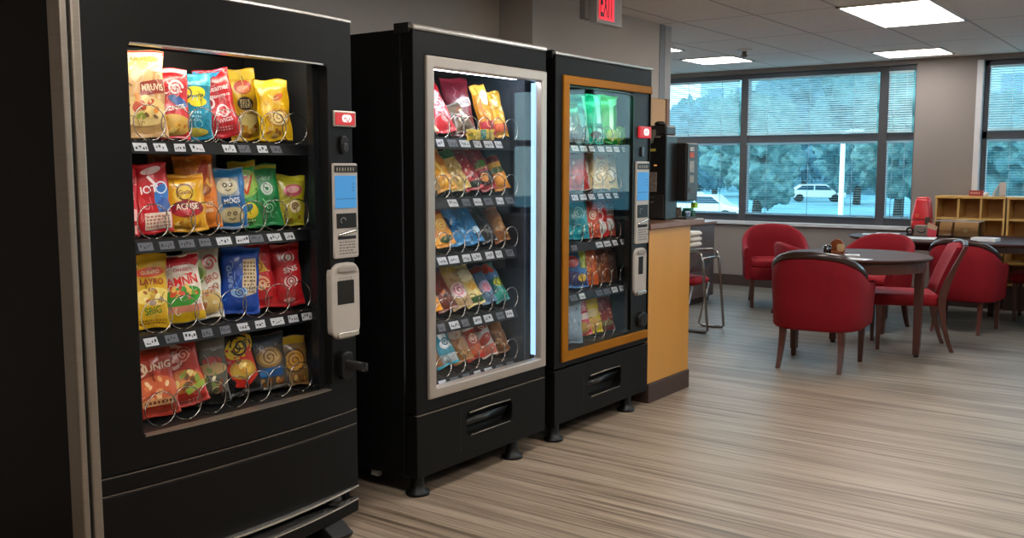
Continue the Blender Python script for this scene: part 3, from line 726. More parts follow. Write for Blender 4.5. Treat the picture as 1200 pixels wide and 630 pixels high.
            for x, y in tv:
                X, Y = rot2(x*wu*asp, y*hv, ro); vs.append(front(max(-.97, min(.97, uc+X/asp)), max(-.97, min(.97, vc+Y)), o))
            b.add(vs, tf, ink(col))
        elif k == 'food':           # uc,vc,ru,rv,cols,n
            _, uc, vc, ru, rv, cols, nn = a
            for _i in range(nn):
                t = rnd.uniform(0, 6.28); d = rnd.random()**.5
                eu, ev = uc+ru*d*math.cos(t), vc+rv*d*math.sin(t); er = rnd.uniform(.05, .13)
                ro = rnd.uniform(0, 3)
                patch([(eu+rot2(er*math.cos(q*PI/6), er*.62*math.sin(q*PI/6), ro)[0]/asp, ev+rot2(er*math.cos(q*PI/6), er*.62*math.sin(q*PI/6), ro)[1]) for q in range(12)], ink(rnd.choice(cols)), nxt())
        elif k == 'lines':          # small print lines: u0,v0,u1,v1,n,col
            _, u0, v0, u1, v1, nn, col = a; o = nxt(); m = ink(col)
            for i in range(nn):
                vv_ = v0+(v1-v0)*(i+.5)/nn; uq = u0
                while uq < u1-.05:
                    du = rnd.uniform(.05, .16); hv = (v1-v0)/nn*.28
                    b.add([front(uq, vv_-hv, o), front(min(u1, uq+du), vv_-hv, o), front(min(u1, uq+du), vv_+hv, o), front(uq, vv_+hv, o)], [(0,1,2,3)], m); uq += du+.06
    mc = [int(main.lstrip('#')[i:i+2], 16) for i in (0, 2, 4)]
    for i in range(9):               # fine printed strokes and highlights over the artwork
        up = rnd.random() < .6; f = rnd.uniform(.35, .6)
        col = '#%02x%02x%02x' % tuple(int(c+(255-c)*f) if up else int(c*(1-f)) for c in mc)
        u0, v0 = rnd.uniform(-.7, .7), rnd.uniform(-.75, .75); a0 = rnd.uniform(0, 6.28); L = rnd.uniform(.15, .45); cv_ = rnd.uniform(-2.5, 2.5)
        strip([(max(-.9, min(.9, u0+L*(t/9-.5)*math.cos(a0+cv_*t/9)/asp*.7)), max(-.88, min(.88, v0+L*(t/9-.5)*math.sin(a0+cv_*t/9)))) for t in range(10)], rnd.uniform(.006, .013), ink(col), nxt())
    o = b.build(name, None, fix=False)
    o.location = (pos[0], pos[1], pos[2]+.004+w/2*math.sin(R(min(20, abs(tilt))))+.4*T*math.sin(R(lean))); o.rotation_euler = Euler((R(tilt), R(-lean), R(turn)), 'XYZ')
    tag(o, label, cat, group)
    return o

SEED = [100]
def bag(x, y, z, w, h, T, main, label, art, cat='snack bag', **kw):
    SEED[0] += 1; T *= .8
    grp = kw.pop('group')
    if z == TR1[3]: w *= 1.03; h *= 1.1
    if x > -2.85 and z in TR1: w *= 1.04
    if z in TR2: w *= .94
    if z in TR2[1:]: h *= .94
    return make_bag(kw.pop('name', 'snack_bag'), label, cat, grp, (x, y, z), w, h, T, main, art, seed=SEED[0], **kw)

TR1 = [z+.023 for z in RAIL1]; TR2 = [z+.023 for z in RAIL2]; TR3 = [z+.023 for z in RAIL3]+[.438]
NUT = ['#c98d45', '#a86a2c', '#e0b56a', '#8a5325']; CHIP = ['#e6b84c', '#d9962f', '#f0cf75', '#c07a26']; MIXF = ['#d98a3c', '#8a9a3a', '#b5482c', '#e6c67a', '#6f4a22']
X1 = -2.765; XB = -2.888
g = 'snack bags on the top shelf of the nearest machine'
bag(X1, 1.795, TR1[0], .138, .282, .07, '#c49a62', 'tall tan bag with cream top and red rim on the nearest machine top shelf', [('band', -.96, .5, .96, .95, '#f3ead0'), ('ell', .05, .62, .42, .2, '#f0d27a', 20), ('ell', -.35, .2, .5, .22, '#dbb27c', 35), ('band', -1, .9, 1, .985, '#d8281e'), ('text', 'AMIARCO', .1, .78, 1.2, .1, '#c9a040'), ('poly', [(-.15, .22), (.95, .34), (.95, .02), (-.15, -.1)], '#8e2a1c'), ('text', 'MRUVIS', .4, .12, .95, .16, '#f3dfc0', 5), ('ell', -.1, -.42, .62, .34, '#d9bd7a'), ('food', .0, -.4, .8, .32, MIXF, 16)], group=g, tilt=0, lean=9)
bag(X1, 1.899, TR1[0], .106, .232, .055, '#c81f28', 'red bag with white top edge and swirl beside the tan bag on the top shelf', [('band', -1, .86, 1, .985, '#f2eeee'), ('line', [(-.9, .8), (-.2, .55), (.6, .3)], .03, '#f0d8d8'), ('swirl', .2, .42, .22, .035, '#f4e8e6'), ('line', [(.9, .85), (.3, .5), (-.5, .2)], .025, '#e8c8c8'), ('ell', .35, .05, .3, .13, '#3a5f9a', -25), ('ell', 0, -.62, .5, .3, '#d9ad55'), ('food', 0, -.6, .8, .28, CHIP, 14), ('text', 'RONIGS', .1, -.15, 1.2, .13, '#f6e9df', 12)], group=g, lean=7)
bag(X1-.005, 1.982, TR1[0], .122, .222, .06, '#1586a5', 'teal blue bag with yellow blob logo on the top shelf', [('band', -.97, .62, .97, .97, '#3fb4c8'), ('ell', -.05, .33, .42, .24, '#e8d51f', 15), ('ell', .25, .1, .28, .13, '#e8d51f', 10), ('text', 'Ogons', .02, .27, 1.1, .17, '#26444a', 10), ('ring', -.35, .38, .14, .02, '#26444a'), ('lines', -.3, -.5, .35, -.15, 3, '#9ad7e0'), ('ell', 0, -.78, .42, .12, '#c8b848'), ('ring', .2, -.55, .12, .015, '#7fcad6')], group=g, lean=6)
bag(X1, 2.100, TR1[0], .118, .236, .06, '#c4202a', 'tilted red bag with blue top corner on the top shelf', [('poly', [(-.95, .97), (.75, .97), (.2, .76), (-.95, .66)], '#2e9ad0'), ('text', 'Ceamer', .1, .42, 1.4, .17, '#f6dcdc', 8), ('text', 'Bingso', .15, .18, 1.2, .13, '#f4e6e4', 8), ('ring', -.55, .0, .14, .03, '#f4dada'), ('ring', .15, -.25, .16, .025, '#f4dada'), ('text', 'SOCO', .15, -.3, .9, .14, '#f4dada', 8), ('text', 'WIGS', .15, -.52, .9, .12, '#f4dada', 8), ('lines', -.4, -.82, .5, -.68, 2, '#e0a0a0')], group=g, tilt=9, lean=7)
bag(XB, 2.292, TR1[0], .118, .262, .055, '#e3b413', 'taller yellow bag with red tomato and dark badge, behind the rounder yellow bag', [('band', -.95, .7, .95, .97, '#f0d04a'), ('ell', .1, .48, .26, .2, '#c6402a'), ('ell', .1, .42, .2, .11, '#e07a3a'), ('ell', .1, .02, .24, .19, '#3a2a1c'), ('lines', -.25, -.1, .5, .14, 5, '#e8d8a0'), ('ell', 0, -.5, .4, .2, '#f0dc8a', 20), ('food', 0, -.6, .7, .25, CHIP, 10)], group=g, tilt=5, lean=4)
bag(X1, 2.328, TR1[0], .12, .222, .062, '#e8b913', 'rounder bright yellow bag with cookie picture, last on the top shelf', [('band', -.95, .72, .95, .97, '#f4d23f'), ('ell', .25, .4, .2, .1, '#d96a2a', 30), ('line', [(-.7, .7), (-.2, .4), (.5, .15)], .03, '#fff0a0'), ('ell', .15, -.28, .42, .3, '#c98f2c'), ('ell', .15, -.28, .34, .24, '#e8cf8a'), ('swirl', .15, -.28, .26, .018, '#8a5a1e'), ('food', -.2, -.75, .6, .14, NUT, 8)], group=g, tilt=3, lean=7)
g = 'snack bags on the second shelf of the nearest machine'
bag(X1-.01, 1.735, TR1[1], .055, .214, .035, '#c8202c', 'narrow red packet at the hinge edge of the second shelf', [('text', 'SIGO', .1, .2, .9, .3, '#f4dcdc', 90), ('band', -.8, -.55, .8, -.2, '#e9b7b0'), ('band', -.8, -.95, .8, -.7, '#d8a098')], group=g, lean=6)
bag(X1, 1.818, TR1[1], .118, .228, .055, '#bf1822', 'red bag with blue splash and white strip on the second shelf', [('ell', .15, .78, .3, .1, '#f2d8d6', 10), ('line', [(-.1, .62), (.3, .35), (.5, -.05)], .04, '#f0dcda'), ('text', 'IOT', -.1, .25, .9, .22, '#f2e4e2', 6), ('ell', .55, .05, .22, .34, '#2f6fb8', -15), ('ell', .6, -.25, .2, .25, '#1f4f98', -15), ('ring', .55, .28, .16, .02, '#cfe0f0'), ('band', -.5, -.88, .93, -.42, '#ead6c4'), ('lines', -.42, -.84, .85, -.48, 4, '#b8705c')], group=g, tilt=4, lean=6)
bag(X1+.012, 1.925, TR1[1], .142, .19, .06, '#e2a516', 'golden yellow bag with maroon oval badge on the second shelf', [('band', -.95, .8, .95, .97, '#d88a14'), ('ell', .08, .3, .42, .3, '#e8c23a'), ('ring', .08, .38, .28, .03, '#7a4a18'), ('text', 'Galls', .08, .38, .6, .14, '#7a3a18'), ('ell', .1, -.2, .6, .3, '#8c1c2c', 0), ('ell', .1, -.34, .5, .14, '#c8303a'), ('text', 'ACNSE', .1, -.12, 1.05, .22, '#f2d8c0', 0), ('food', 0, -.72, .7, .15, CHIP, 9)], group=g, tilt=3, lean=6)
bag(XB, 1.95, TR1[1], .12, .268, .05, '#8a4a1c', 'dark orange bag standing behind the golden yellow bag', [('band', -.9, .2, .9, .6, '#a85a20'), ('ell', .2, .3, .2, .12, '#c8802c')], group=g, lean=3)
bag(X1-.014, 2.010, TR1[1], .13, .256, .055, '#d9761a', 'tall orange bag with brown round seal on the second shelf', [('line', [(-.3, .9), (.2, .6), (.7, .1)], .05, '#f0b050'), ('ell', .4, .5, .14, .34, '#c8452a', -18), ('ell', .2, .03, .26, .15, '#8a4a24'), ('ell', .2, .05, .2, .1, '#a8683a'), ('text', 'ALRIS', .2, -.35, 1.0, .14, '#f0cfa0', 0), ('text', 'GOBBS', .2, -.52, .9, .1, '#f0cfa0', 0), ('line', [(-.6, .3), (-.3, -.3), (.1, -.85)], .04, '#c05a12')], group=g, tilt=6, lean=5)
bag(X1, 2.118, TR1[1], .118, .212, .055, '#9aa4ac', 'blue and silver bag with two bear faces on the second shelf', [('band', -.96, .7, .96, .97, '#2f8ac8'), ('band', .6, -.95, .96, .75, '#2c74b4'), ('band', -.96, -.97, .96, -.8, '#2c74b4'), ('ell', -.1, .4, .36, .27, '#d9cfa8'), ('ring', -.24, .44, .06, .02, '#4a4030'), ('ring', .08, .44, .06, .02, '#4a4030'), ('line', [(-.25, .3), (-.08, .24), (.1, .3)], .018, '#4a4030'), ('band', -.5, -.28, .75, .08, '#1e5c94'), ('text', 'MOCS', .1, -.08, .95, .17, '#e6eef4', 4), ('ell', .05, -.55, .42, .25, '#c8b888'), ('ring', -.15, -.5, .05, .02, '#5a4a2c'), ('ring', .2, -.5, .05, .02, '#5a4a2c'), ('line', [(-.15, -.65), (.04, -.7), (.22, -.64)], .018, '#5a4a2c')], group=g, tilt=3, lean=6)
bag(XB, 2.09, TR1[1], .115, .266, .04, '#8596a3', 'pale blue grey packet standing behind the bear face bag', [('band', -.9, .3, .9, .45, '#6f8494')], group=g, lean=3)
bag(X1-.012, 2.200, TR1[1], .098, .238, .05, '#2f9440', 'green bag with gold top and red triangle on the second shelf', [('band', -.97, .8, .97, .98, '#c8b02c'), ('ell', 0, .3, .5, .42, '#9cc858', 20), ('poly', [(-.7, .45), (.75, .62), (.1, -.1)], '#d8482a'), ('poly', [(-.35, .4), (.5, .5), (.1, .08)], '#f0c080'), ('ell', .1, -.5, .3, .24, '#e8cf2c'), ('ell', .05, -.42, .18, .1, '#24606a', 30), ('lines', -.5, -.92, .5, -.75, 2, '#cfe8a8')], group=g, tilt=4, lean=6)
bag(X1-.004, 2.285, TR1[1], .106, .226, .05, '#1f8f4c', 'plain deep green bag with pale emblem on the second shelf', [('band', -.97, .84, .97, .98, '#b8b838'), ('text', 'Ganr', .0, .55, 1.0, .16, '#8fd0a0'), ('ring', .1, .2, .17, .035, '#cfe4d4'), ('ring', .1, .2, .09, .03, '#cfe4d4'), ('ell', .1, -.35, .36, .3, '#17783c', 25), ('line', [(-.3, -.1), (.1, -.4), (.6, -.62)], .02, '#7cc890'), ('swirl', .1, -.4, .24, .015, '#9cd8ac')], group=g, tilt=5, lean=6)
bag(X1, 2.372, TR1[1], .118, .186, .05, '#a8a01e', 'olive yellow bag with pink oval, last on the second shelf', [('band', -.97, .8, .97, .97, '#c8c02c'), ('ell', .15, .38, .4, .25, '#b84a5a', 10), ('ell', .15, .42, .28, .14, '#e0a0a0', 10), ('ell', .3, -.25, .24, .26, '#e6d2a8'), ('swirl', .3, -.25, .16, .03, '#6a4a1e'), ('food', 0, -.72, .7, .15, ['#7a8a1c', '#d0c848', '#8a5a20'], 8)], group=g, tilt=-4, lean=6)
g = 'snack bags on the third shelf of the nearest machine'
bag(X1-.03, 1.706, TR1[2], .045, .2, .025, '#c8a018', 'sliver of a yellow packet at the hinge edge of the third shelf', [('text', 'GIUL', .1, -.1, .8, .35, '#4a6a20', 90), ('ell', .1, .3, .2, .1, '#d83a5a')], group=g, lean=5)
bag(X1, 1.787, TR1[2], .118, .244, .045, '#d2a616', 'flat topped yellow bag with red brand oval and noodles on the third shelf', [('band', -.97, .55, .97, .98, '#b8921a'), ('ell', .1, .5, .42, .13, '#d8502c', 4), ('text', 'GUISERO', .1, .5, 1.0, .1, '#f6dcb0', 4), ('text', 'LAYRO', .15, .25, 1.25, .17, '#9c2a1c'), ('ell', .2, -.15, .5, .24, '#e8d070'), ('food', .2, -.15, .6, .2, ['#f0e0a0', '#c8a040', '#b06a30', '#a08a80'], 14), ('text', 'SRIG', .15, -.52, .9, .2, '#4a7a24', 8), ('lines', -.6, -.9, .8, -.75, 2, '#8a6a10')], group=g, lean=6)
bag(X1+.01, 1.905, TR1[2], .142, .228, .05, '#e8dccb', 'red and white bag with green salad picture and yellow base on the third shelf', [('band', -.97, .7, .97, .97, '#c8202a'), ('band', -.97, .88, .97, .98, '#b8b0a4'), ('poly', [(-.97, .75), (.97, .75), (.6, .35), (-.5, .5)], '#d0242c'), ('ell', .2, .55, .5, .14, '#f0e2d4'), ('text', 'OANSEO', .2, .55, .85, .1, '#c02028'), ('text', 'AMNN', .1, .22, 1.45, .26, '#d8201f', 4), ('ell', 0, -.25, .62, .3, '#3f9a34', 10), ('food', 0, -.12, .75, .2, ['#e8c060', '#d8502c', '#7ab84a', '#c8a048'], 14), ('band', -.9, -.72, .9, -.5, '#d88a70'), ('band', -.97, -.97, .97, -.7, '#d8b018')], group=g, tilt=4, lean=6)
bag(X1-.014, 2.010, TR1[2], .12, .254, .05, '#ddd8c8', 'white bag with green leaf and red lettering on the third shelf', [('band', -.97, .88, .97, .98, '#7fb4d0'), ('ell', -.5, .3, .34, .38, '#b8c47a', 15), ('ell', -.45, .22, .24, .2, '#6f9a2c', 30), ('ell', -.35, .05, .14, .1, '#2f7a28'), ('swirl', .4, .5, .22, .03, '#c8404a'), ('text', 'BRO', .45, .1, .8, .2, '#c06a5a', 20), ('text', 'GIN', .45, -.2, .7, .16, '#c05a40', 20), ('ell', -.1, -.55, .6, .34, '#d2b26a'), ('food', 0, -.5, .6, .3, ['#d8b060', '#e8d8b0', '#c07a50'], 10)], group=g, tilt=2, lean=6)
bag(XB, 2.08, TR1[2], .10, .262, .04, '#b89a5c', 'beige and blue packet behind the white leaf bag', [('band', -.9, .6, .9, .95, '#2f6a98'), ('band', -.9, .1, .9, .2, '#e0d0a0')], group=g, lean=3)
bag(XB, 2.16, TR1[2], .10, .258, .04, '#8c8f94', 'grey packet behind the royal blue bag', [('band', -.9, .55, .9, .8, '#a8abb0')], group=g, lean=3)
bag(X1, 2.142, TR1[2], .134, .238, .052, '#1648a8', 'royal blue bag with beige text panel on the third shelf', [('band', -.97, .84, .97, .98, '#2a66c8'), ('text', 'GUIFE', -.6, .1, 1.15, .14, '#9cb8e0', -82), ('poly', [(.1, .62), (.8, .66), (.85, -.38), (.0, -.5)], '#d9c6a2'), ('lines', .12, -.4, .78, .58, 9, '#7a5a3a'), ('ell', -.1, -.35, .26, .16, '#9ac0e8'), ('swirl', -.1, -.35, .16, .02, '#1c4a90'), ('line', [(-.9, -.6), (-.3, -.2), (.1, .2)], .02, '#3f78d0')], group=g, tilt=-3, lean=6)
bag(X1-.016, 2.252, TR1[2], .126, .238, .05, '#c81e26', 'red bag with yellow nacho picture, leaning on the third shelf', [('ell', -.05, .78, .3, .06, '#e8a0a0'), ('poly', [(-.45, .1), (.1, .72), (.7, .12)], '#e8b83a'), ('poly', [(-.2, .35), (.1, .72), (.35, .38)], '#4a2a5a'), ('ring', .1, .3, .14, .03, '#b86a1c'), ('line', [(-.6, .05), (.1, .0), (.8, .12)], .025, '#f0e0c8'), ('swirl', .15, -.25, .24, .035, '#eaa878'), ('text', 'CIMG', .15, -.3, .9, .16, '#f0c8a0'), ('line', [(-.6, -.6), (0, -.75), (.7, -.7)], .03, '#8c1018')], group=g, tilt=7, lean=6)
bag(X1, 2.372, TR1[2], .108, .236, .048, '#c01c24', 'slim red bag with three white circles, last on the third shelf', [('band', -.97, .88, .97, .98, '#d84a48'), ('ell', .15, .55, .22, .15, '#eedfd8'), ('ring', .15, .55, .13, .03, '#b81c24'), ('text', 'SNS', .2, .18, 1.0, .17, '#f0e2dc', 10), ('ell', .15, -.2, .24, .18, '#eedfd8'), ('ring', .15, -.2, .15, .03, '#b81c24'), ('ring', .15, -.2, .07, .02, '#b81c24'), ('ell', -.1, -.78, .2, .07, '#e09a98')], group=g, tilt=4, lean=5)
g = 'snack bags on the bottom shelf of the nearest machine'
bag(X1+.01, 1.795, TR1[3], .142, .216, .06, '#a83420', 'rust red bag with round monogram on the bottom shelf of the nearest machine', [('band', -.97, .75, .97, .97, '#8c3a28'), ('ell', -.55, .35, .26, .2, '#f0d0b0'), ('ell', -.55, .35, .2, .15, '#a02c1c'), ('text', 'MUNIG', .15, .38, 1.5, .2, '#f2d4b8', 4), ('ell', .1, -.25, .6, .4, '#c8603a'), ('food', .1, -.25, .7, .3, ['#d87a4a', '#e8a870', '#b84a2c', '#f0c898'], 14), ('band', -.6, -.68, .9, -.5, '#c08a5a'), ('lines', -.5, -.66, .8, -.52, 1, '#5a2410')], group=g, tilt=6, lean=9)
bag(X1, 1.905, TR1[3], .165, .218, .06, '#b83226', 'wide red bag with pale swirl and spicy snack picture on the bottom shelf', [('band', -.97, .85, .97, .97, '#d8604c'), ('swirl', .0, .4, .4, .05, '#f2c8b8'), ('ell', .35, .45, .28, .2, '#e89a88', 20), ('swirl', .4, .45, .2, .025, '#a82c20'), ('ell', .1, -.28, .62, .32, '#c8702c'), ('food', .15, -.25, .65, .28, MIXF, 16), ('poly', [(.1, -.52), (.95, -.35), (.95, -.52), (.2, -.68)], '#9ab040'), ('lines', -.4, -.92, .6, -.78, 2, '#e8a08c')], group=g, tilt=11, lean=9)
bag(X1-.010, 2.022, TR1[3], .12, .222, .055, '#55544c', 'clear bag of nuts with grey top and small red badge on the bottom shelf', [('band', -.95, .55, .95, .97, '#8a8880'), ('ell', .15, .22, .3, .13, '#b84a48'), ('ell', .1, .0, .45, .18, '#b89a6a'), ('food', .1, -.3, .7, .5, ['#d0b88a', '#7a8a4a', '#e8dcb8', '#7a3a2c', '#a88a50', '#4a4a30'], 22), ('band', -.9, -.95, .9, -.7, '#1c1a18')], group=g, tilt=2, lean=9, clear=False)
bag(X1, 2.146, TR1[3], .142, .238, .06, '#201e1e', 'black bag with red panel and round yellow logo on the bottom shelf', [('line', [(.1, .82), (.5, .9), (.85, .97)], .012, '#a8a8a8'), ('poly', [(-.85, .35), (.0, .3), (.85, .75), (.9, -.55), (.2, -.85), (-.3, -.75)], '#c82a1e'), ('ell', .3, .3, .46, .3, '#e0c01c', 20), ('swirl', .3, .3, .34, .03, '#1c1a18'), ('text', 'CUF', .35, .3, .8, .2, '#1c1a18', 20), ('ell', .2, -.32, .38, .27, '#b88a2c'), ('ell', .2, -.32, .3, .2, '#c8a23c'), ('food', .2, -.32, .35, .15, CHIP, 8)], group=g, tilt=10, lean=9)
bag(X1-.01, 2.278, TR1[3], .14, .186, .055, '#5a5650', 'clear cookie bag with dark header and blue label on the bottom shelf', [('band', -.96, .55, .96, .96, '#33404e'), ('ell', .1, .15, .5, .36, '#a8824a'), ('ell', .1, .15, .4, .26, '#d8b478'), ('swirl', .1, .15, .3, .02, '#6a4420'), ('band', -.7, -.55, .75, -.22, '#1f5a98'), ('ell', -.3, -.4, .16, .1, '#4a8ac8'), ('food', 0, -.75, .7, .12, NUT, 10)], group=g, tilt=5, lean=9)
bag(X1, 2.380, TR1[3], .115, .172, .05, '#8a6a3a', 'small brown cookie bag with yellow clip on top, last on the bottom shelf', [('band', -.9, .68, .96, .96, '#d2a816'), ('ell', .1, .0, .5, .48, '#5a3a18'), ('ell', .1, .0, .42, .4, '#c8923c'), ('swirl', .1, .0, .34, .025, '#7a4c1c'), ('food', 0, -.75, .8, .14, NUT, 10)], group=g, tilt=2, lean=9)

# ---- middle machine: bags lying back in their coils
X2 = -2.755
def b2(r, y, w, h, main, label, art, g, lean=30, x=X2, T=.07, **kw): return bag(x, y, TR2[r], w, h, T, main, label, art, group=g, lean=lean, turn=kw.pop('turn', -23), tilt=kw.pop('tilt', 0)+(15 if r else 4), **kw)
SM = 'of the middle machine'
g = 'snack bags on the top shelf '+SM
b2(0, 3.17, .11, .25, '#d8c49a', 'cream and white bag at the frame side on the top shelf '+SM, [('band', -.9, .2, .9, .7, '#f0e8d8'), ('ell', 0, -.05, .5, .3, '#e8c860'), ('swirl', .1, .3, .26, .03, '#b88a30'), ('food', 0, -.5, .7, .3, CHIP, 10)], g, tilt=4, x=X2-.02)
b2(0, 3.275, .115, .265, '#c01f2c', 'bright red bag with white script on the top shelf '+SM, [('text', 'Guinso', .0, .35, 1.4, .3, '#f4d8d8', 50), ('text', 'RONSE', .15, -.1, 1.2, .22, '#f4d8d8', 50), ('swirl', -.1, .05, .3, .03, '#f0c0c0'), ('band', -.97, .86, .97, .97, '#a8202c')], g, tilt=6)
b2(0, 3.448, .155, .285, '#6e1626', 'large maroon bag with pale lettering patch, middle machine top shelf', [('ell', .3, .1, .4, .16, '#c8bcb4', 12), ('text', 'GUNSE', .3, .1, .85, .16, '#5a1a22', 12), ('line', [(-.7, .4), (0, .5), (.8, .55)], .012, '#a85060'), ('band', -.95, .8, .95, .95, '#8a2030')], g, tilt=-2, lean=18, x=X2-.05)
b2(0, 3.39, .12, .155, '#6a5a48', 'clear bag of mixed nuts in front of the maroon bag', [('food', 0, 0, .75, .6, ['#c8a070', '#8a5a3c', '#e0d0b8', '#5a7a8a', '#b84a3a'], 22)], g, lean=34, x=X2+.015, tilt=14)
b2(0, 3.58, .09, .25, '#e0901c', 'orange gold bag with red base beside the maroon bag', [('band', -.95, .6, .95, .97, '#f0c050'), ('ell', .3, .45, .2, .3, '#f8ecc8'), ('line', [(-.5, .3), (-.3, -.1), (-.2, -.5)], .05, '#b86a10'), ('band', -.95, -.95, .95, -.45, '#d03848')], g, lean=14, tilt=5)
b2(0, 3.672, .09, .225, '#efb32a', 'yellow bag with orange crumbs, last on the top shelf '+SM, [('food', 0, .2, .8, .6, ['#f8d878', '#e88a2c', '#f0e0b0'], 18), ('band', -.9, -.8, .9, -.45, '#e86a3a')], g, lean=14, tilt=3)
bag(-2.682, 3.32, RAIL2[0]+.026, .05, .20, .02, '#c8a81c', 'crumpled yellow and teal packet lying along the top shelf front '+SM, [('band', -.9, -.1, .9, .3, '#1c6a6a'), ('ell', 0, .6, .4, .1, '#8a7a10'), ('food', 0, -.5, .6, .3, ['#e8d048', '#8a7018', '#5a6a20'], 8)], group=g, tilt=-88, lean=0, turn=0)
g = 'snack bags on the second shelf '+SM
b2(1, 3.17, .11, .19, '#8a6a30', 'brown gold bag at the frame side on the second shelf '+SM, [('food', 0, 0, .8, .7, ['#c8a040', '#5a4a38', '#e8c868', '#4a3a5a'], 16)], g)
b2(1, 3.275, .12, .235, '#d8951c', 'golden bag with amber highlights on the second shelf '+SM, [('line', [(-.5, .8), (-.2, .2), (.1, -.4)], .06, '#f0c860'), ('food', .1, -.55, .7, .3, CHIP, 10), ('ell', .4, .3, .2, .3, '#b86a10')], g)
b2(1, 3.375, .12, .225, '#c8a858', 'bag of pale nuts with green top on the second shelf '+SM, [('band', -.97, .5, .97, .97, '#1f8a48'), ('food', 0, -.2, .8, .6, ['#e0c888', '#b8903c', '#f0e0b0', '#9a7a2c'], 22)], g)
b2(1, 3.472, .108, .235, '#b8202a', 'red speckled bag with white slash on the second shelf '+SM, [('line', [(-.9, .1), (0, .4), (.9, .5)], .025, '#f0d8d0'), ('food', .1, -.3, .7, .4, ['#d85048', '#e8b0a0', '#8a1018'], 14), ('ell', .1, -.78, .4, .12, '#2a3a28')], g)
b2(1, 3.582, .098, .24, '#a01c26', 'red bag with green leaf and pointed top on the second shelf '+SM, [('ell', -.2, .1, .26, .2, '#4a8a2c', 20), ('band', -.9, -.1, .9, .0, '#e0a080'), ('ell', 0, -.5, .5, .3, '#1c1a1c'), ('ell', -.3, -.45, .2, .2, '#e0902c')], g, lean=22)
b2(1, 3.685, .10, .185, '#d8881c', 'orange bag with dark red top, last on the second shelf '+SM, [('band', -.97, .6, .97, .97, '#7a1c1c'), ('band', -.9, .25, .9, .55, '#e8b02c'), ('ell', 0, .1, .45, .2, '#3a5a28'), ('ell', .1, -.5, .4, .3, '#f0a030')], g, lean=22)
g = 'snack bags on the third shelf '+SM
b2(2, 3.165, .12, .20, '#e0a030', 'yellow bag with red citrus slice at the frame side, third shelf '+SM, [('ell', .0, -.3, .5, .42, '#d83a24'), ('ring', 0, -.3, .38, .03, '#f4e0c8'), ('line', [(-.5, -.3), (.5, -.3)], .025, '#f4e0c8'), ('line', [(0, -.7), (0, .1)], .04, '#f4e0c8'), ('food', 0, .6, .7, .25, ['#f0c848', '#e87a2c'], 9)], g)
b2(2, 3.27, .115, .20, '#e0962c', 'amber orange bag with curled swirl on the third shelf '+SM, [('band', -.95, .6, .95, .95, '#c8502c'), ('swirl', .1, .0, .34, .05, '#f4cc70'), ('ell', .1, -.7, .4, .16, '#2c4a2c')], g)
b2(2, 3.37, .125, .235, '#2f8cc8', 'light blue bag with white flecks on the third shelf '+SM, [('line', [(-.8, .9), (-.5, .2), (-.3, -.6)], .06, '#123a5a'), ('food', .1, -.3, .6, .4, ['#d8ecf8', '#7cc0e8', '#1c5a98'], 12), ('band', .2, .5, .7, .9, '#5ab0e0')], g)
b2(2, 3.475, .115, .235, '#1b86c8', 'vivid blue bag with pale blue stripe on the third shelf '+SM, [('line', [(-.3, .9), (0, .3), (.2, -.4)], .05, '#6cc4f0'), ('ell', .4, -.5, .2, .16, '#b8dcf0'), ('food', 0, -.75, .7, .14, ['#0f4a7a', '#9cd0ec'], 7)], g)  # the stripe belongs to the print
b2(2, 3.582, .10, .225, '#1c1e22', 'black glossy bag on the third shelf '+SM, [('line', [(-.6, .8), (-.2, .2), (.2, -.5)], .025, '#6a7078'), ('ell', .3, -.2, .25, .3, '#33363c'), ('food', .1, -.6, .6, .2, ['#4a4c50', '#8a8c90'], 7)], g)
b2(2, 3.685, .10, .19, '#8a5428', 'brown bread coloured bag, last on the third shelf '+SM, [('ell', .1, -.1, .45, .4, '#b07a44', 20), ('ell', .0, -.2, .3, .2, '#c89a60', 30), ('food', .2, -.6, .6, .25, ['#d8b080', '#6a3a18'], 8)], g, lean=24)
g = 'snack bags on the fourth shelf '+SM
b2(3, 3.17, .12, .22, '#e09420', 'orange gold bag at the frame side on the fourth shelf '+SM, [('ell', 0, .4, .5, .3, '#f0c050'), ('ell', .1, -.3, .5, .3, '#e8741c', 20), ('swirl', .1, -.2, .3, .03, '#f8dc98')], g)
b2(3, 3.275, .12, .23, '#6a2a1c', 'dark red brown bag with crumbs on the fourth shelf '+SM, [('food', 0, .1, .8, .7, ['#8a3a24', '#4a1c14', '#c87a4a', '#5a4a48'], 18), ('band', -.95, .7, .95, .95, '#3a4048')], g)
b2(3, 3.38, .125, .235, '#b8986a', 'tan bag with pink and white streaks on the fourth shelf '+SM, [('band', -.9, .55, .9, .95, '#c8a02c'), ('ell', .1, -.3, .45, .34, '#e8d0d0'), ('swirl', .1, -.3, .3, .04, '#c86a80'), ('line', [(-.7, .4), (0, .2), (.7, .35)], .04, '#8a4a28')], g)
b2(3, 3.48, .115, .225, '#e0cc80', 'pale yellow bag with green tint on the fourth shelf '+SM, [('ell', 0, .4, .45, .3, '#f0e8c0'), ('line', [(-.5, .2), (0, -.3), (.5, -.6)], .05, '#c88a24'), ('band', -.9, -.9, .9, -.65, '#3a6a3a'), ('ell', .2, -.15, .25, .2, '#f0b83a')], g)
b2(3, 3.582, .10, .21, '#5a7a9a', 'slate blue bag with lilac window on the fourth shelf '+SM, [('ell', .1, -.2, .4, .32, '#b8a8d0'), ('ell', .1, -.25, .25, .2, '#d87a8a'), ('band', -.9, .6, .9, .95, '#a8382c')], g)
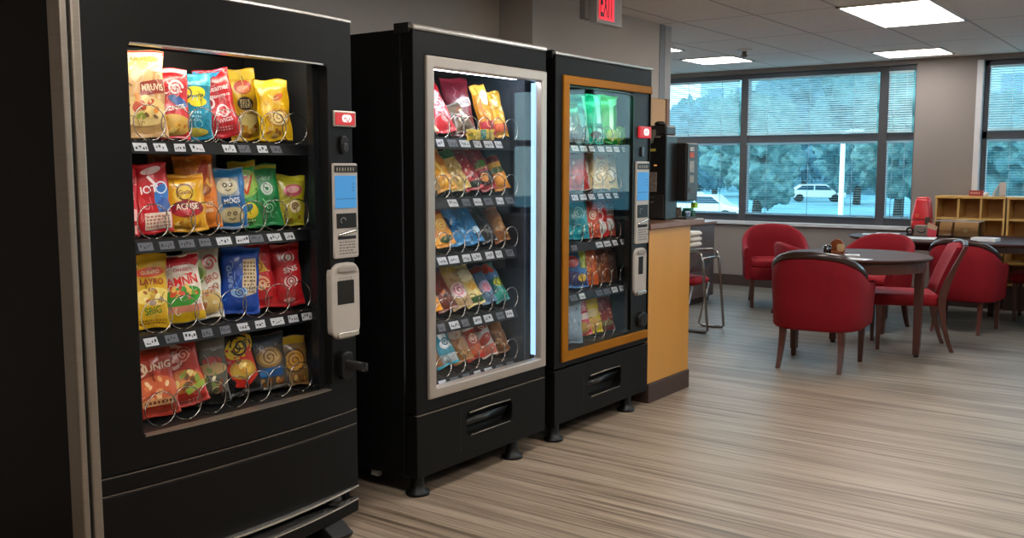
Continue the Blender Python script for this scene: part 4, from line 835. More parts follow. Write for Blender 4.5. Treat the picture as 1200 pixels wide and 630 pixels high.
b2(3, 3.685, .09, .22, '#2a8a8c', 'teal blue bag with red stripe and green disc beside the slate blue bag', [('poly', [(-.95, .95), (.2, .95), (.6, .3), (-.9, .5)], '#c0402c'), ('band', -.9, .15, .9, .45, '#5a8ac8'), ('ell', .25, -.1, .32, .22, '#c8c82c'), ('ring', .25, -.1, .18, .03, '#2a5a2c'), ('line', [(-.8, .3), (0, .2), (.9, .4)], .03, '#e8f0f4'), ('ell', 0, -.7, .5, .2, '#35b0a0')], g, lean=28)
b2(3, 3.53, .13, .24, '#7a4424', 'brown bag leaning behind the teal bag', [('ell', 0, .3, .4, .3, '#a0683c'), ('food', 0, .5, .6, .3, ['#8a5430', '#c08a58'], 6)], g, x=X2-.20)
g = 'snack bags on the bottom shelf '+SM
b2(4, 3.165, .12, .175, '#8a5a2c', 'round brown pastry bag at the frame side on the bottom shelf '+SM, [('ell', 0, -.1, .55, .5, '#c08a4c'), ('swirl', 0, -.1, .42, .04, '#6a3c18'), ('ell', 0, .65, .4, .14, '#e8dcc8')], g, lean=20)
b2(4, 3.275, .13, .222, '#1d9cb4', 'turquoise bag with white bird shape on the bottom shelf '+SM, [('poly', [(-.2, .6), (.6, .3), (.7, -.3), (.2, -.1), (-.1, .2)], '#e8f0ee'), ('ell', .1, -.1, .24, .2, '#f4f6f4'), ('swirl', .3, .0, .2, .03, '#1c7a8c'), ('band', -.9, -.9, .9, -.55, '#b8c4c8'), ('band', -.95, .8, .95, .96, '#127a90')], g, lean=24)
b2(4, 3.38, .125, .21, '#a8743c', 'tan biscuit bag beside the turquoise bag', [('ell', 0, .4, .4, .3, '#d0c0b0'), ('food', 0, -.2, .8, .5, NUT, 14)], g, lean=22)
b2(4, 3.475, .11, .22, '#c8301f', 'red and white bag in the middle of the bottom shelf '+SM, [('band', -.95, .35, .95, .97, '#ece4dc'), ('ell', .2, .0, .24, .16, '#f0b08a'), ('swirl', .2, -.1, .28, .03, '#f0d0b8'), ('ell', .1, -.6, .45, .25, '#e06a3c')], g, lean=20)
b2(4, 3.582, .10, .225, '#e0d6d0', 'white bag with red flower print on the bottom shelf '+SM, [('ell', -.1, .4, .4, .22, '#b8402c'), ('ell', .3, .1, .3, .16, '#f6f2ee'), ('ell', -.1, -.2, .4, .2, '#c8382c', 30), ('band', -.95, -.95, .95, -.5, '#d87058'), ('swirl', 0, .4, .2, .02, '#f0d0c0')], g, lean=20)
b2(4, 3.685, .10, .215, '#80502a', 'dark brown bag of nuts, last on the bottom shelf '+SM, [('ell', 0, .35, .5, .35, '#9a6434', 10), ('food', .1, -.35, .7, .45, ['#c89454', '#6a3a18', '#e0b880', '#a06a34'], 16)], g, lean=18)

# ---- third machine
X3 = -2.76
def b3(r, y, w, h, main, label, art, g, lean=12, x=X3, T=.06, **kw): return bag(x, y, TR3[r], w, h, T, main, label, art, group=g, lean=lean, **kw)
SM = 'of the amber framed machine'
g = 'snack bags on the top shelf '+SM
b3(0, 4.30, .16, .23, '#6a7478', 'grey see-through bag with gold stripes on the top shelf '+SM, [('line', [(.6, .5), (.9, -.1), (.2, -.4)], .03, '#c8a840'), ('line', [(.3, .6), (.6, .0), (.0, -.5)], .025, '#a8b0b4'), ('food', -.2, 0, .6, .6, ['#8a9498', '#4a5458', '#b8c0c4'], 12)], g, lean=20)
b3(0, 4.43, .115, .27, '#5a8aa0', 'pale blue bag with white edge on the top shelf '+SM, [('band', .5, -.9, .95, .95, '#b8e4e4'), ('lines', -.6, .3, .3, .8, 4, '#2c5a8a'), ('ell', -.2, -.1, .4, .3, '#7ab4c0')], g, lean=10, x=X3-.03)
b3(0, 4.545, .13, .275, '#20b8a0', 'aqua green bag with pale band on the top shelf '+SM, [('band', .2, -.9, .7, .95, '#c8f4e8'), ('band', -.9, -.4, .9, -.2, '#149080'), ('ell', .1, -.65, .3, .14, '#5a4a3a')], g, lean=8, x=X3-.015)
b3(0, 4.650, .15, .27, '#12a83c', 'bright green bag with white stripe, tallest on the top shelf '+SM, [('band', .05, -.6, .45, .8, '#e4f8e4'), ('poly', [(.0, .8), (.9, .92), (.9, .65), (.4, .5)], '#d0f4d4'), ('line', [(-.7, .8), (-.5, 0), (-.6, -.8)], .05, '#0a8428'), ('ell', .4, -.65, .34, .22, '#b8dc4c')], g, lean=7, tilt=-4)
b3(0, 4.762, .08, .10, '#a8d050', 'small lime packet inside the front coil of the top shelf '+SM, [('ell', 0, 0, .5, .6, '#d0e880'), ('line', [(-.6, .5), (0, 0), (.5, -.6)], .08, '#5a9a2c')], g, lean=6, x=X3+.03, T=.04)
g = 'snack bags on the second shelf '+SM
b3(1, 4.365, .15, .20, '#c03030', 'red speckled bag on the second shelf '+SM, [('food', 0, -.1, .8, .7, ['#e08070', '#f0d0c0', '#8a1c1c', '#d04a3a'], 20)], g, tilt=3)
b3(1, 4.452, .12, .20, '#d8ccc4', 'white bag with red streaks on the second shelf '+SM, [('line', [(-.8, .4), (0, .5), (.8, .3)], .06, '#c84a40'), ('food', 0, -.3, .7, .4, ['#e8d8a0', '#c8b070'], 8)], g, x=X3-.03)
b3(1, 4.575, .15, .205, '#e2c27a', 'cream yellow bag with tangled bands on the second shelf '+SM, [('ring', .1, -.2, .4, .05, '#a8843a'), ('ring', -.1, -.35, .3, .04, '#f4e8c0'), ('swirl', .1, .1, .36, .03, '#8a6a2c'), ('ell', .2, .7, .3, .12, '#e8703a')], g, tilt=-4)
b3(1, 4.675, .14, .215, '#ecd07a', 'pale yellow bag with red top, last on the second shelf '+SM, [('ell', -.3, .75, .4, .14, '#d8402c'), ('line', [(-.5, .3), (.2, .4), (.7, 0)], .05, '#fff6d8'), ('ell', .4, -.2, .3, .3, '#e8e0c8'), ('ring', .1, -.4, .34, .04, '#6a5a3a')], g, tilt=-6, lean=18)
g = 'snack bags on the third shelf '+SM
b3(2, 4.36, .165, .215, '#17a2b4', 'turquoise bag with pale swirl on the third shelf '+SM, [('swirl', .1, .3, .34, .05, '#8ae0e4'), ('ell', 0, -.2, .5, .24, '#0f8494'), ('food', .1, -.65, .7, .25, ['#5ac8c8', '#c8f0ec', '#0a6a78'], 10)], g)
b3(2, 4.48, .13, .20, '#c84a2c', 'orange red bag with white scribbles on the third shelf '+SM, [('line', [(-.5, .6), (.2, .2), (-.2, -.3), (.3, -.7)], .04, '#f0d8c0'), ('swirl', .1, .2, .3, .03, '#f4e4d4'), ('food', 0, -.5, .7, .3, ['#e07a4a', '#f0c0a0'], 8)], g, x=X3+.015)
b3(2, 4.575, .15, .23, '#c82020', 'bright red bag with white loops on the third shelf '+SM, [('swirl', .1, .4, .3, .05, '#f4e0e0'), ('ring', .1, .0, .2, .04, '#f4e0e0'), ('ell', .1, -.55, .42, .34, '#d8d8d8')], g)
b3(2, 4.685, .13, .205, '#b82822', 'red bag with white text block, last on the third shelf '+SM, [('band', -.4, .1, .9, .75, '#e0dcd8'), ('lines', -.3, .15, .8, .7, 4, '#7a5a50'), ('ell', .1, -.4, .42, .34, '#c0c4c4'), ('band', -.9, -.95, .9, -.75, '#e0602c')], g, x=X3-.01)
g = 'snack bags on the fourth shelf '+SM
b3(3, 4.355, .16, .21, '#3f7ab8', 'blue and yellow bag with red disc on the fourth shelf '+SM, [('ell', -.3, .35, .36, .3, '#c8484a'), ('band', .3, .0, .95, .9, '#b8c83c'), ('poly', [(-.9, -.1), (.9, -.3), (.9, -.9), (-.9, -.8)], '#3a3a6a'), ('ell', .4, -.5, .3, .2, '#e0b82c')], g)
b3(3, 4.475, .14, .215, '#cc5a1c', 'burnt orange bag with snack pieces on the fourth shelf '+SM, [('food', 0, -.1, .8, .7, ['#e89a3c', '#8a3a14', '#f0c878', '#e0d02c'], 20)], g)
b3(3, 4.585, .15, .205, '#7a3c1c', 'brown bag of pretzels on the fourth shelf '+SM, [('food', 0, -.1, .8, .7, ['#b06a34', '#5a2c14', '#c89050', '#d84a2c'], 20)], g, tilt=-5)
b3(3, 4.69, .13, .185, '#4a3530', 'dark bag with grey label, last on the fourth shelf '+SM, [('ell', -.1, .4, .4, .2, '#7a6a64'), ('food', 0, -.3, .7, .5, ['#6a4a3c', '#8a6a58', '#3a2820'], 12)], g, tilt=-4)
g = 'snack bags on the bottom shelf '+SM
b3(4, 4.255, .13, .24, '#8fa8ba', 'silver blue bag against the frame on the bottom shelf '+SM, [('line', [(-.3, .8), (0, 0), (-.2, -.8)], .05, '#c8dce8'), ('line', [(.4, .6), (.5, -.2), (.3, -.9)], .05, '#5a7488')], g, x=X3+.04, lean=5)
b3(4, 4.40, .16, .225, '#c8283a', 'red and white striped bag on the bottom shelf '+SM, [('band', -.95, .75, .95, .97, '#8a8c84'), ('lines', -.8, .2, .8, .7, 5, '#f4e0e0'), ('band', -.9, -.2, .9, .1, '#ecd8d0'), ('ell', .1, -.6, .5, .3, '#c8a04a')], g, tilt=6)
b3(4, 4.52, .155, .245, '#ddc414', 'yellow bag with tan snack pictures on the bottom shelf '+SM, [('ell', .1, -.05, .42, .2, '#e8d8a0'), ('ell', .1, -.55, .46, .28, '#d8b060'), ('line', [(-.9, -.3), (.0, -.25), (.9, -.3)], .02, '#6a5a10'), ('food', .1, -.5, .5, .2, CHIP, 8)], g, tilt=6)
b3(4, 4.655, .15, .235, '#7e2018', 'dark red bag with crumbs, last on the bottom shelf '+SM, [('food', 0, 0, .8, .8, ['#b84a34', '#5a140e', '#d88a6a', '#94302a'], 24), ('ell', .1, -.6, .4, .14, '#8a7a4a')], g, tilt=3)
#BAGS_END
#ROOM_BEGIN
# ================================================================ COUNTER CORNER
oak = mat('honey laminate', '#c88f40', .42, var=.05, vscale=4, stretch=(1, 1, .15), coat=.1)
oak_edge = mat('laminate edge', '#8a5a34', .45, var=.06)
walnut = mat('walnut worktop', '#7d5a47', .38, var=.12, vscale=6, stretch=(6, .6, 6))
dkbrown = mat('dark brown plinth', '#3d2b25', .5, var=.08)
CT = Vector((-3.1, 5.2, 0))
t = thing('serving_counter', 'honey orange service counter with brown worktop and dark plinth, after the vending machines', 'counter', CT)
b = MB(CT); b.box(-3.52, 4.905, .115, -2.62, 5.44, 1.02, oak); b.build('carcass', t, bevel=.003)
b = MB(CT); b.box(-3.52, 4.91, 0, -2.612, 5.445, .113, dkbrown); b.build('plinth', t, bevel=.003)
b = MB(CT); b.prism([(-3.54, 4.885), (-2.60, 4.885), (-2.60, 5.60), (-2.64, 5.665), (-2.70, 5.68), (-3.54, 5.68)], 'z', 1.02, 1.052, walnut); b.build('worktop', t, bevel=.005)
# dark low cabinet by the window
t = thing('low_cabinet', 'dark brown low cabinet standing by the window wall behind the counter', 'cabinet', (-4.75, 8.95, 0))
b = MB((-4.75, 8.95, 0)); b.box(-5.35, 8.6, .06, -4.16, 9.2, .80, mat('dark grey brown laminate', '#574a48', .5, var=.05)); b.build('carcass', t, bevel=.005)
b = MB((-4.75, 8.95, 0)); b.box(-5.33, 8.62, 0, -4.2, 9.18, .06, dkbrown); b.build('plinth', t)
b = MB((-4.75, 8.95, 0)); b.box(-5.37, 8.58, .80, -4.14, 9.22, .825, walnut); b.build('top', t, bevel=.004)
# wall cabinet
t = thing('wall_cabinet', 'honey orange wall cabinet on the wall end above the coffee machine', 'cabinet', (-3.48, 6.3, 1.3))
og = Vector((-3.48, 6.3, 1.3))
b = MB(og); b.box(-3.578, 5.98, 1.3, -3.42, 6.64, 1.885, oak); b.build('carcass', t, bevel=.003)
b = MB(og); b.box(-3.42, 5.985, 1.305, -3.40, 6.595, 1.88, oak); b.build('door', t, bevel=.003)
b = MB(og); b.box(-3.42, 6.60, 1.305, -3.396, 6.645, 1.885, oak_edge); b.build('side_strip', t, bevel=.002)

# coffee machine
og = Vector((-2.95, 5.38, 1.052)); cb = mat('coffee machine black', '#1d1b1a', .35, var=.08); cb2 = mat('coffee machine charcoal', '#2b2927', .4, var=.08)
t = thing('coffee_machine', 'tall black coffee machine with silver panel standing on the counter', 'coffee machine', og)
b = MB(og); b.box(-3.20, 5.30, 1.052, -2.725, 5.45, 1.57, cb); b.build('body', t, bevel=.006)
b = MB(og); b.box(-3.18, 5.31, 1.57, -2.73, 5.44, 1.63, cb2)
b.build('hopper', t, bevel=.01)
b = MB(og); b.lathe([(.03, 1.63), (.035, 1.645), (.02, 1.655)], -2.79, 5.34, cb, 16); b.build('hopper_lid', t)
def facey(name, x0, x1, z0, z1, m, th=.006): 
    b = MB(og); b.box(x0, 5.30-th, z0, x1, 5.301, z1, m); return b.build(name, t, bevel=.002)
b = MB(og); b.prism([(-2.845, 1.60), (-2.80, 1.605), (-2.795, 1.575), (-2.81, 1.55), (-2.815, 1.525), (-2.835, 1.52)], 'y', 5.288, 5.301, mat('pewter latch', '#9c988a', .35, metal=.4, var=.1))
b.box(-2.80, 5.29, 1.555, -2.765, 5.301, 1.565, MATS['pewter latch']); b.build('latch', t)
facey('yellow_label', -2.845, -2.795, 1.472, 1.488, mat('yellow label', '#a8923c', .5, var=.15))
facey('indicator', -2.805, -2.785, 1.383, 1.391, emis('amber indicator', '#e09a50', .9))
facey('silver_panel', -2.848, -2.785, 1.225, 1.345, mat('pebbled silver', '#a3968a', .4, metal=.5, var=.4, vscale=45))
facey('bin_door', -2.855, -2.735, 1.062, 1.205, cb2, .008)
b = MB(og); b.tube([(-2.82, 5.289, 1.165), (-2.812, 5.287, 1.158), (-2.80, 5.287, 1.166)], .0025, silver, 6); b.box(-2.83, 5.29, 1.19, -2.795, 5.2935, 1.193, silver); b.build('bin_handle', t)
facey('upper_seam', -2.86, -2.73, 1.438, 1.442, dark_recess)
og2 = Vector((-2.75, 5.54, 1.052))
t = thing('drink_dispenser', 'black drink dispenser head with a strip of small stickers, beside the coffee machine', 'drink dispenser', og2)
b = MB(og2); b.box(-2.96, 5.455, 1.165, -2.665, 5.625, 1.525, cb); b.build('head', t, bevel=.006)
b = MB(og2); b.box(-2.96, 5.47, 1.052, -2.80, 5.61, 1.166, mat('dispenser stem', '#141313', .5, var=.1)); b.build('stem', t, bevel=.004)
b = MB(og2); b.box(-2.82, 5.46, 1.052, -2.66, 5.62, 1.064, cb2); b.build('drip_tray', t, bevel=.003)
b = MB(og2); b.box(-2.666, 5.465, 1.17, -2.659, 5.59, 1.52, cb2); fp = b.build('front_panel', t, bevel=.002)
for z0, z1, c in ((1.475, 1.50, '#b8aea8'), (1.435, 1.468, '#c8502c'), (1.345, 1.415, '#9c9894'), (1.28, 1.325, '#8c8880'), (1.215, 1.25, '#4a4340')):
    b = MB(og2); b.box(-2.66, 5.488, z0, -2.6565, 5.55, z1, mat('sticker '+c, c, .5, var=.3, vscale=70)); b.build('sticker', fp)
# bits on the counter end
tag_o = MB((-2.74, 5.60, 1.052))
b = MB((-2.735, 5.652, 1.052)); b.box(-2.775, 5.628, 1.052, -2.70, 5.676, 1.10, mat('bottle green card', '#1f5a44', .6, var=.08)); b.box(-2.772, 5.63, 1.10, -2.712, 5.674, 1.115, mat('mint lid', '#4fb08c', .5, var=.06))
o = b.build('tea_box', None, bevel=.003); tag(o, 'small dark green tea box with mint lid at the end of the counter', 'box')
b = MB((-2.695, 5.64, 1.115)); b.box(-2.712, 5.63, 1.1165, -2.682, 5.668, 1.15, mat('lime card', '#a8d81f', .5, var=.08))
o = b.build('sticky_note_pad', None); tag(o, 'lime green note pad standing on the green tea box', 'note pad')
og3 = Vector((-2.69, 5.44, 1.052))
b = MB(og3); b.lathe([(.012, 1.064), (.016, 1.066), (.02, 1.10), (.018, 1.10)], -2.70, 5.56, mat('blue patterned paper', '#8fa8c8', .5, var=.5, vscale=60), 14)
o = b.build('paper_cup', None); tag(o, 'tiny blue and white paper cup under the drink dispenser', 'cup')
b = MB((-2.78, 5.66, 1.052)); b.lathe([(.022, 1.052), (.024, 1.054), (.024, 1.115), (.02, 1.118)], -2.815, 5.655, mat('beige card tube', '#c8b09c', .6, var=.06), 14)
o = b.build('sugar_canister', None); tag(o, 'beige canister between the drink dispenser and the green tea box', 'canister')

# ================================================================ FURNITURE
redf = mat('red upholstery', '#820f1c', .78, spec=.25, var=.05, vscale=20, bump=.05, bscale=500)
redd = mat('red seat cushion', '#8c121e', .78, spec=.25, var=.05, vscale=20, bump=.05, bscale=500)
wood = mat('mahogany', '#4a2219', .33, var=.15, vscale=9, stretch=(3, 3, .5), coat=.25)
wood_dk = mat('dark mahogany rail', '#2f1815', .28, var=.12, vscale=9, coat=.4)
def smooth(e0, e1, x):
    t = max(0, min(1, (x-e0)/(e1-e0))); return t*t*(3-2*t)
def make_barrel(label, loc, rz, rail=True, top=.775, group='red upholstered chairs around the tables'):
    t = thing('barrel_armchair', label, 'armchair', loc, rz, group)
    W, D, TH = .322, .30, .055
    # plan path of the outer face, from one arm front round the back to the other
    path = []
    for y in (.235, .18, .10, .03): path.append((W-.01*max(0, (y-.1)), y))
    for k in range(1, 24): a = PI*k/24; path.append((W*math.copysign(abs(math.cos(a))**.72, math.cos(a)), .03-(D+.03)*abs(math.sin(a))**.72))
    path += [(-x, y) for x, y in path[:4][::-1]]
    n = len(path); L = [0]
    for i in range(1, n): L.append(L[-1]+math.dist(path[i], path[i-1]))
    secs = []; rails = []
    for i, (x, y) in enumerate(path):
        q = 1-abs(L[i]/L[-1]*2-1)           # 0 at arm fronts, 1 at mid back
        zt = .585+(top-.585)*smooth(.14, .80, q)+.022*smooth(.6, 1, q)
        p0 = path[max(0, i-1)]; p1 = path[min(n-1, i+1)]; dx, dy = p1[0]-p0[0], p1[1]-p0[1]; d = math.hypot(dx, dy); nx, ny = dy/d, -dx/d  # inward
        if nx*(-x)+ny*(.05-y) < 0: nx, ny = -nx, -ny
        rake = lambda z: -.035*(z-.28)/.5*q
        P = lambda off, z: (x*(.95+.05*smooth(.28, .6, z))+nx*off, y+ny*off+rake(z), z)
        secs.append([P(.012, .275), P(0, .29), P(0, .42), P(0, zt-.12), P(0, zt-.018), P(.012, zt-.003), P(TH*.5, zt+.003), P(TH-.012, zt-.003), P(TH, zt-.02), P(TH+.01, zt-.12), P(TH+.015, .45), P(TH, .28)])
        if q > .34: rails.append([P(.002, zt-.006), P(-.004, zt+.004), P(.000, zt+.032), P(.012, zt+.042), P(TH-.016, zt+.040), P(TH-.006, zt+.03), P(TH-.006, zt-.006)])
    b = MB(); b.sweep(secs, redf); b.build('back_shell', t)
    if rail:
        b = MB(); b.sweep(rails, wood_dk); b.build('top_rail', t, bevel=0)
    # seat base and cushion inside the shell
    def plan(s, ins, z): 
        pts = []
        for x, y in path[2:-2]: pts.append((x*(1-ins/W), max(y, -D)+(ins if y < 0 else 0)*.9, z))
        return pts
    fr = [(.285, .27), (.20, .295), (0, .305), (-.20, .295), (-.285, .27)]
    def loop(ins, z, grow=0): 
        a = [(x*(1-ins/W), y+(ins if y < .0 else 0), z) for x, y in path[3:-3]]
        f = [(x*(1-ins/W), y-ins*.4+grow, z) for x, y in fr[::-1]]
        return a+f
    b = MB(); b.sweep([loop(.045, .278), loop(.035, .292), loop(.035, .39), loop(.045, .40)], redf); b.build('seat_base', t)
    b = MB(); b.sweep([loop(.062, .401), loop(.052, .412), loop(.052, .45), loop(.07, .468), loop(.14, .474)], redd); b.build('seat_cushion', t)
    for sx in (-1, 1):
        b = MB(); b.bar((sx*.235, .225, 0), (sx*.24, .225, .285), .03, .03, .046, .046, wood); b.build('leg', t, bevel=.004)
        b = MB(); pr = None
        for i in range(6):
            u0, u1 = i/6, (i+1)/6
            f = lambda u: (sx*(.20+.012*(1-u)), -.215-.075*(1-u)**2, .29*u)
            if i == 0: secs_ = []
        secs_ = []
        for i in range(7):
            u = i/6; c = (sx*(.205-.01*u), -.215-.075*(1-u)**2, .29*u); wv = .028+.018*u
            secs_.append([(c[0]+a*wv/2, c[1]+e*wv/2, c[2]) for a, e in ((-1, -1), (1, -1), (1, 1), (-1, 1))])
        b.sweep(secs_, wood, smooth=False); b.build('leg', t, bevel=.003)
    return t
GC = 'red upholstered armchairs around the tables'
A = make_barrel('red barrel armchair with dark top rail seen from behind, nearest to the vending machines', (-2.195, 6.64, 0), R(5), True, .752, GC)
E_ = dup(A, (-1.68, 8.80, 0), R(-4), 'red barrel armchair with dark top rail in front of the table by the cubby shelf', GC); E_.scale = (.88, .9, .97)
Bc = make_barrel('red armchair without rail nearest the window, facing into the room', (-3.53, 9.25, 0), R(-152), False, .775, GC)
dup(Bc, (-2.36, 8.42, 0), R(168), 'red armchair behind the round table, facing it with its back to the second table', GC)
make_barrel('low red armchair at the window end of the oval table, mostly hidden', (-2.99, 8.76, 0), R(-50), False, .665, GC)

def make_side(label, loc, rz, group):
    t = thing('side_chair', label, 'chair', loc, rz, group)
    def seatloop(ins, z):
        q = [(.235, .24), (.15, .262), (0, .268), (-.15, .262), (-.235, .24), (-.225, 0), (-.205, -.22), (0, -.225), (.205, -.22), (.225, 0)]
        return [(x*(1-ins), y*(1-ins), z) for x, y in q]
    b = MB(); b.sweep([seatloop(.05, .345), seatloop(0, .355), seatloop(0, .40), seatloop(.02, .422), seatloop(.10, .432)], redd); b.build('seat', t)
    def stile(u): # 0 floor .. 1 top
        z = .80*u
        y = -.235-.085*max(0, 1-z/.38)**1.8-.16*max(0, (z-.40)/.42)**1.3
        return y, z
    for sx in (-1, 1):
        secs = []
        for i in range(15):
            u = i/14; y, z = stile(u); d = .030+.028*math.exp(-((z-.42)/.2)**2); wv = .03
            x = sx*(.195+.012*(z/.8))
            secs.append([(x-wv/2, y-d/2, z), (x+wv/2, y-d/2, z), (x+wv/2, y+d/2, z), (x-wv/2, y+d/2, z)])
        b = MB(); b.sweep(secs, wood, smooth=False); b.build('rear_leg', t, bevel=.004)
        b = MB(); b.bar((sx*.19, .20, 0), (sx*.20, .205, .36), .026, .026, .04, .04, wood); b.build('leg', t, bevel=.003)
    secs = []
    for i in range(13):
        s = i/12; x = -.182+.364*s; bow = .035*math.sin(PI*s)
        col = []
        for z in (.44, .50, .60, .70, .785): y, _ = stile(z/.80); col.append((x*(1+.06*(z-.44)), y-bow*.6+.012, z+.025*math.sin(PI*s)*(z > .75)))
        col2 = [(p[0], p[1]+.04, p[2]) for p in col[::-1]]
        secs.append(col+col2)
    b = MB(); b.sweep(secs, redf); b.build('backrest', t, bevel=0)
    b = MB(); rr = []
    for i in range(13):
        s = i/12; x = (-.205+.41*s); y, _ = stile(1); bow = .035*math.sin(PI*s)*.6; z = .79+.025*math.sin(PI*s)
        rr.append([(x, y-bow-.012, z), (x, y-bow+.022, z+.002), (x, y-bow+.020, z+.018), (x, y-bow-.010, z+.017)])
    b.sweep(rr, wood_dk, smooth=False); b.build('top_rail', t, bevel=.004)
    return t
D = make_side('red side chair with curved mahogany rear legs drawn up to the round table', (-1.90, 7.69, 0), R(112), GC)
dup(D, (-1.215, 9.74, 0), R(92), 'wooden framed side chair at the far end of the second table, mostly cut off', GC)

# round table
tw = mat('dark table top', '#3a1f18', .6, spec=.16, var=.1, vscale=5, stretch=(4, .5, 4))
def table_top(mb, cx, cy, rx, ry, z0, z1, m, n=56, ed=.012):
    pts = lambda k, z: [(cx+(rx-k)*math.cos(2*PI*i/n), cy+(ry-k)*math.sin(2*PI*i/n), z) for i in range(n)]
    mb.sweep([pts(.03, z0), pts(ed*.3, z0+.008), pts(0, z1-.01), pts(ed*.4, z1-.002), pts(ed, z1)], m, smooth=False)
T1 = Vector((-2.12, 7.2, 0))
t = thing('round_table', 'round dark wood table in front with papers and napkin holder on top', 'table', T1)
b = MB(T1); table_top(b, -2.12, 7.2, .515, .515, .708, .737, tw); b.build('tabletop', t)
b = MB(T1); ap = lambda r, z: [(-2.12+r*math.cos(2*PI*i/48), 7.2+r*math.sin(2*PI*i/48), z) for i in range(48)]
b.sweep([ap(.45, .635), ap(.475, .635), ap(.475, .709), ap(.45, .709)], wood, smooth=False, closed=True); b.build('apron', t)
for a in (13, 128, 205):
    x, y = -2.12+.43*math.cos(R(a)), 7.2+.43*math.sin(R(a))
    b = MB(T1); b.bar((x, y, .02), (x, y, .709), .046, .046, .062, .062, wood); l = b.build('leg', t, bevel=.004)
    b = MB(T1); b.lathe([(.017, 0), (.02, .004), (.018, .022)], x, y, blackp, 12); b.build('glide', l)
T2 = Vector((-1.85, 9.37, 0))
t = thing('oval_table', 'large oval dark wood table by the cubby shelf, holding boxes and papers', 'table', T2)
b = MB(T2); table_top(b, -1.85, 9.37, .98, .62, .708, .737, tw); b.build('tabletop', t)
b = MB(T2); ap = lambda r, z: [(-1.85+(.98/.62*r)*math.cos(2*PI*i/48), 9.37+r*math.sin(2*PI*i/48), z) for i in range(48)]
b.sweep([ap(.44, .645), ap(.46, .645), ap(.46, .709), ap(.44, .709)], wood, smooth=False, closed=True); b.build('apron', t)
for sx, sy in ((-.55, -.33), (.62, -.24), (.22, .36), (-.22, .36)):
    x, y = -1.85+sx, 9.37+sy
    b = MB(T2); b.bar((x, y, 0), (x, y, .709), .05, .05, .075, .075, wood_dk); b.build('leg', t, bevel=.004)

# on the round table
paper = mat('white paper', '#dcdfe2', .6, var=.03)
cream = mat('cream card', '#d8b98a', .6, var=.05)
og = Vector((-2.26, 7.2, .737))
t = thing('napkin_holder', 'small brown wooden napkin holder with a cream card on the round table', 'napkin holder', og)
b = MB(og); b.prism([(-2.335, .737), (-2.215, .737), (-2.225, .80), (-2.25, .835), (-2.285, .842), (-2.32, .82), (-2.335, .78)], 'y', 7.22, 7.232, mat('orange brown wood', '#8c4a22', .4, var=.15)); b.box(-2.335, 7.19, .737, -2.215, 7.27, .748, MATS['orange brown wood']); b.build('back_plate', t, bevel=.003)
b = MB(og); b.prism(rrect(0, 0, .052, .055, .014), 'y', 7.19, 7.195, cream)
for v in b.v: v.x += -2.268-og.x+og.x; v.z += .752-0
b.build('card', t)
b = MB((-2.31, 7.08, .737)); b.lathe([(.02, .737), (.026, .74), (.03, .80), (.027, .80), (.022, .745)], -2.31, 7.10, glass('tumbler glass', (.9, .92, .92), 1.5), 18); o = b.build('tumbler', None); tag(o, 'clear drinking glass on the round table beside the napkin holder', 'glass')
def sheet(name, label, cat, x, y, z, w, d, rz, th=.003, m=paper, group=None):
    b = MB(); b.box(-w/2, -d/2, .0005, w/2, d/2, th, m)
    for k in range(3): b.box(-w*.36, -d/2+d*(.25+.2*k), th, w*.3, -d/2+d*(.29+.2*k), th+.0004, mat('grey print', '#8a8d92', .6, var=.1))
    o = b.build(name, None); o.location = (x, y, z); o.rotation_euler = (0, 0, R(rz)); tag(o, label, cat, group); return o
sheet('folded_napkin', 'small folded white napkin lying near the middle of the round table', 'napkin', -2.09, 6.98, .737, .10, .09, 20, .014)
sheet('paper_leaflet', 'flat white leaflet near the front edge of the round table', 'leaflet', -2.0, 6.80, .737, .17, .11, -12)
# on the second table
sheet('paper_sheet', 'white sheet at the window end of the oval table', 'paper', -2.66, 9.40, .737, .12, .15, 10)
sheet('paper_stack', 'thin stack of white paper on the oval table behind the rounded armchair', 'papers', -2.48, 9.34, .737, .2, .16, 5, .02)
sheet('large_paper', 'large white tray liner on the oval table below the cardboard box', 'paper', -2.14, 9.12, .737, .26, .24, 8, .006)
sheet('white_towel', 'folded white cloth on the oval table near the clear bin', 'cloth', -1.60, 9.12, .737, .20, .14, -8, .03)
# cardboard box with a curved mark
kraft = mat('grey brown cardboard', '#7d7068', .75, var=.06, vscale=12)
og = Vector((-2.19, 9.52, .737))
b = MB(og); b.box(-2.27, 9.44, .738, -2.105, 9.60, .832, kraft); 
b.tube([(-2.205+.035*math.cos(a), 9.437, .79+.022*math.sin(a)) for a in [PI+PI*i/10 for i in range(11)]], .0045, blackp, 6); b.tube([(-2.178, 9.437, .80), (-2.165, 9.437, .80)], .004, blackp, 6)
b.tube([(-2.135, 9.437, .765), (-2.12, 9.437, .775), (-2.112, 9.437, .758)], .004, blackp, 6)
o = b.build('cardboard_box', None, bevel=.002); tag(o, 'grey brown cardboard box with dark curved mark, below the red dispenser', 'box')
og = Vector((-2.30, 9.50, .737)); b = MB(og)
b.tube([(-2.315+.028*math.cos(2*PI*i/16), 9.48, .779+.03*math.sin(2*PI*i/16)) for i in range(16)], .009, blackp, 8, closed=True); b.box(-2.345, 9.465, .7385, -2.285, 9.495, .752, blackp)
o = b.build('tape_dispenser', None, bevel=.002); tag(o, 'small black tape ring beside the cardboard box on the oval table', 'tape dispenser')
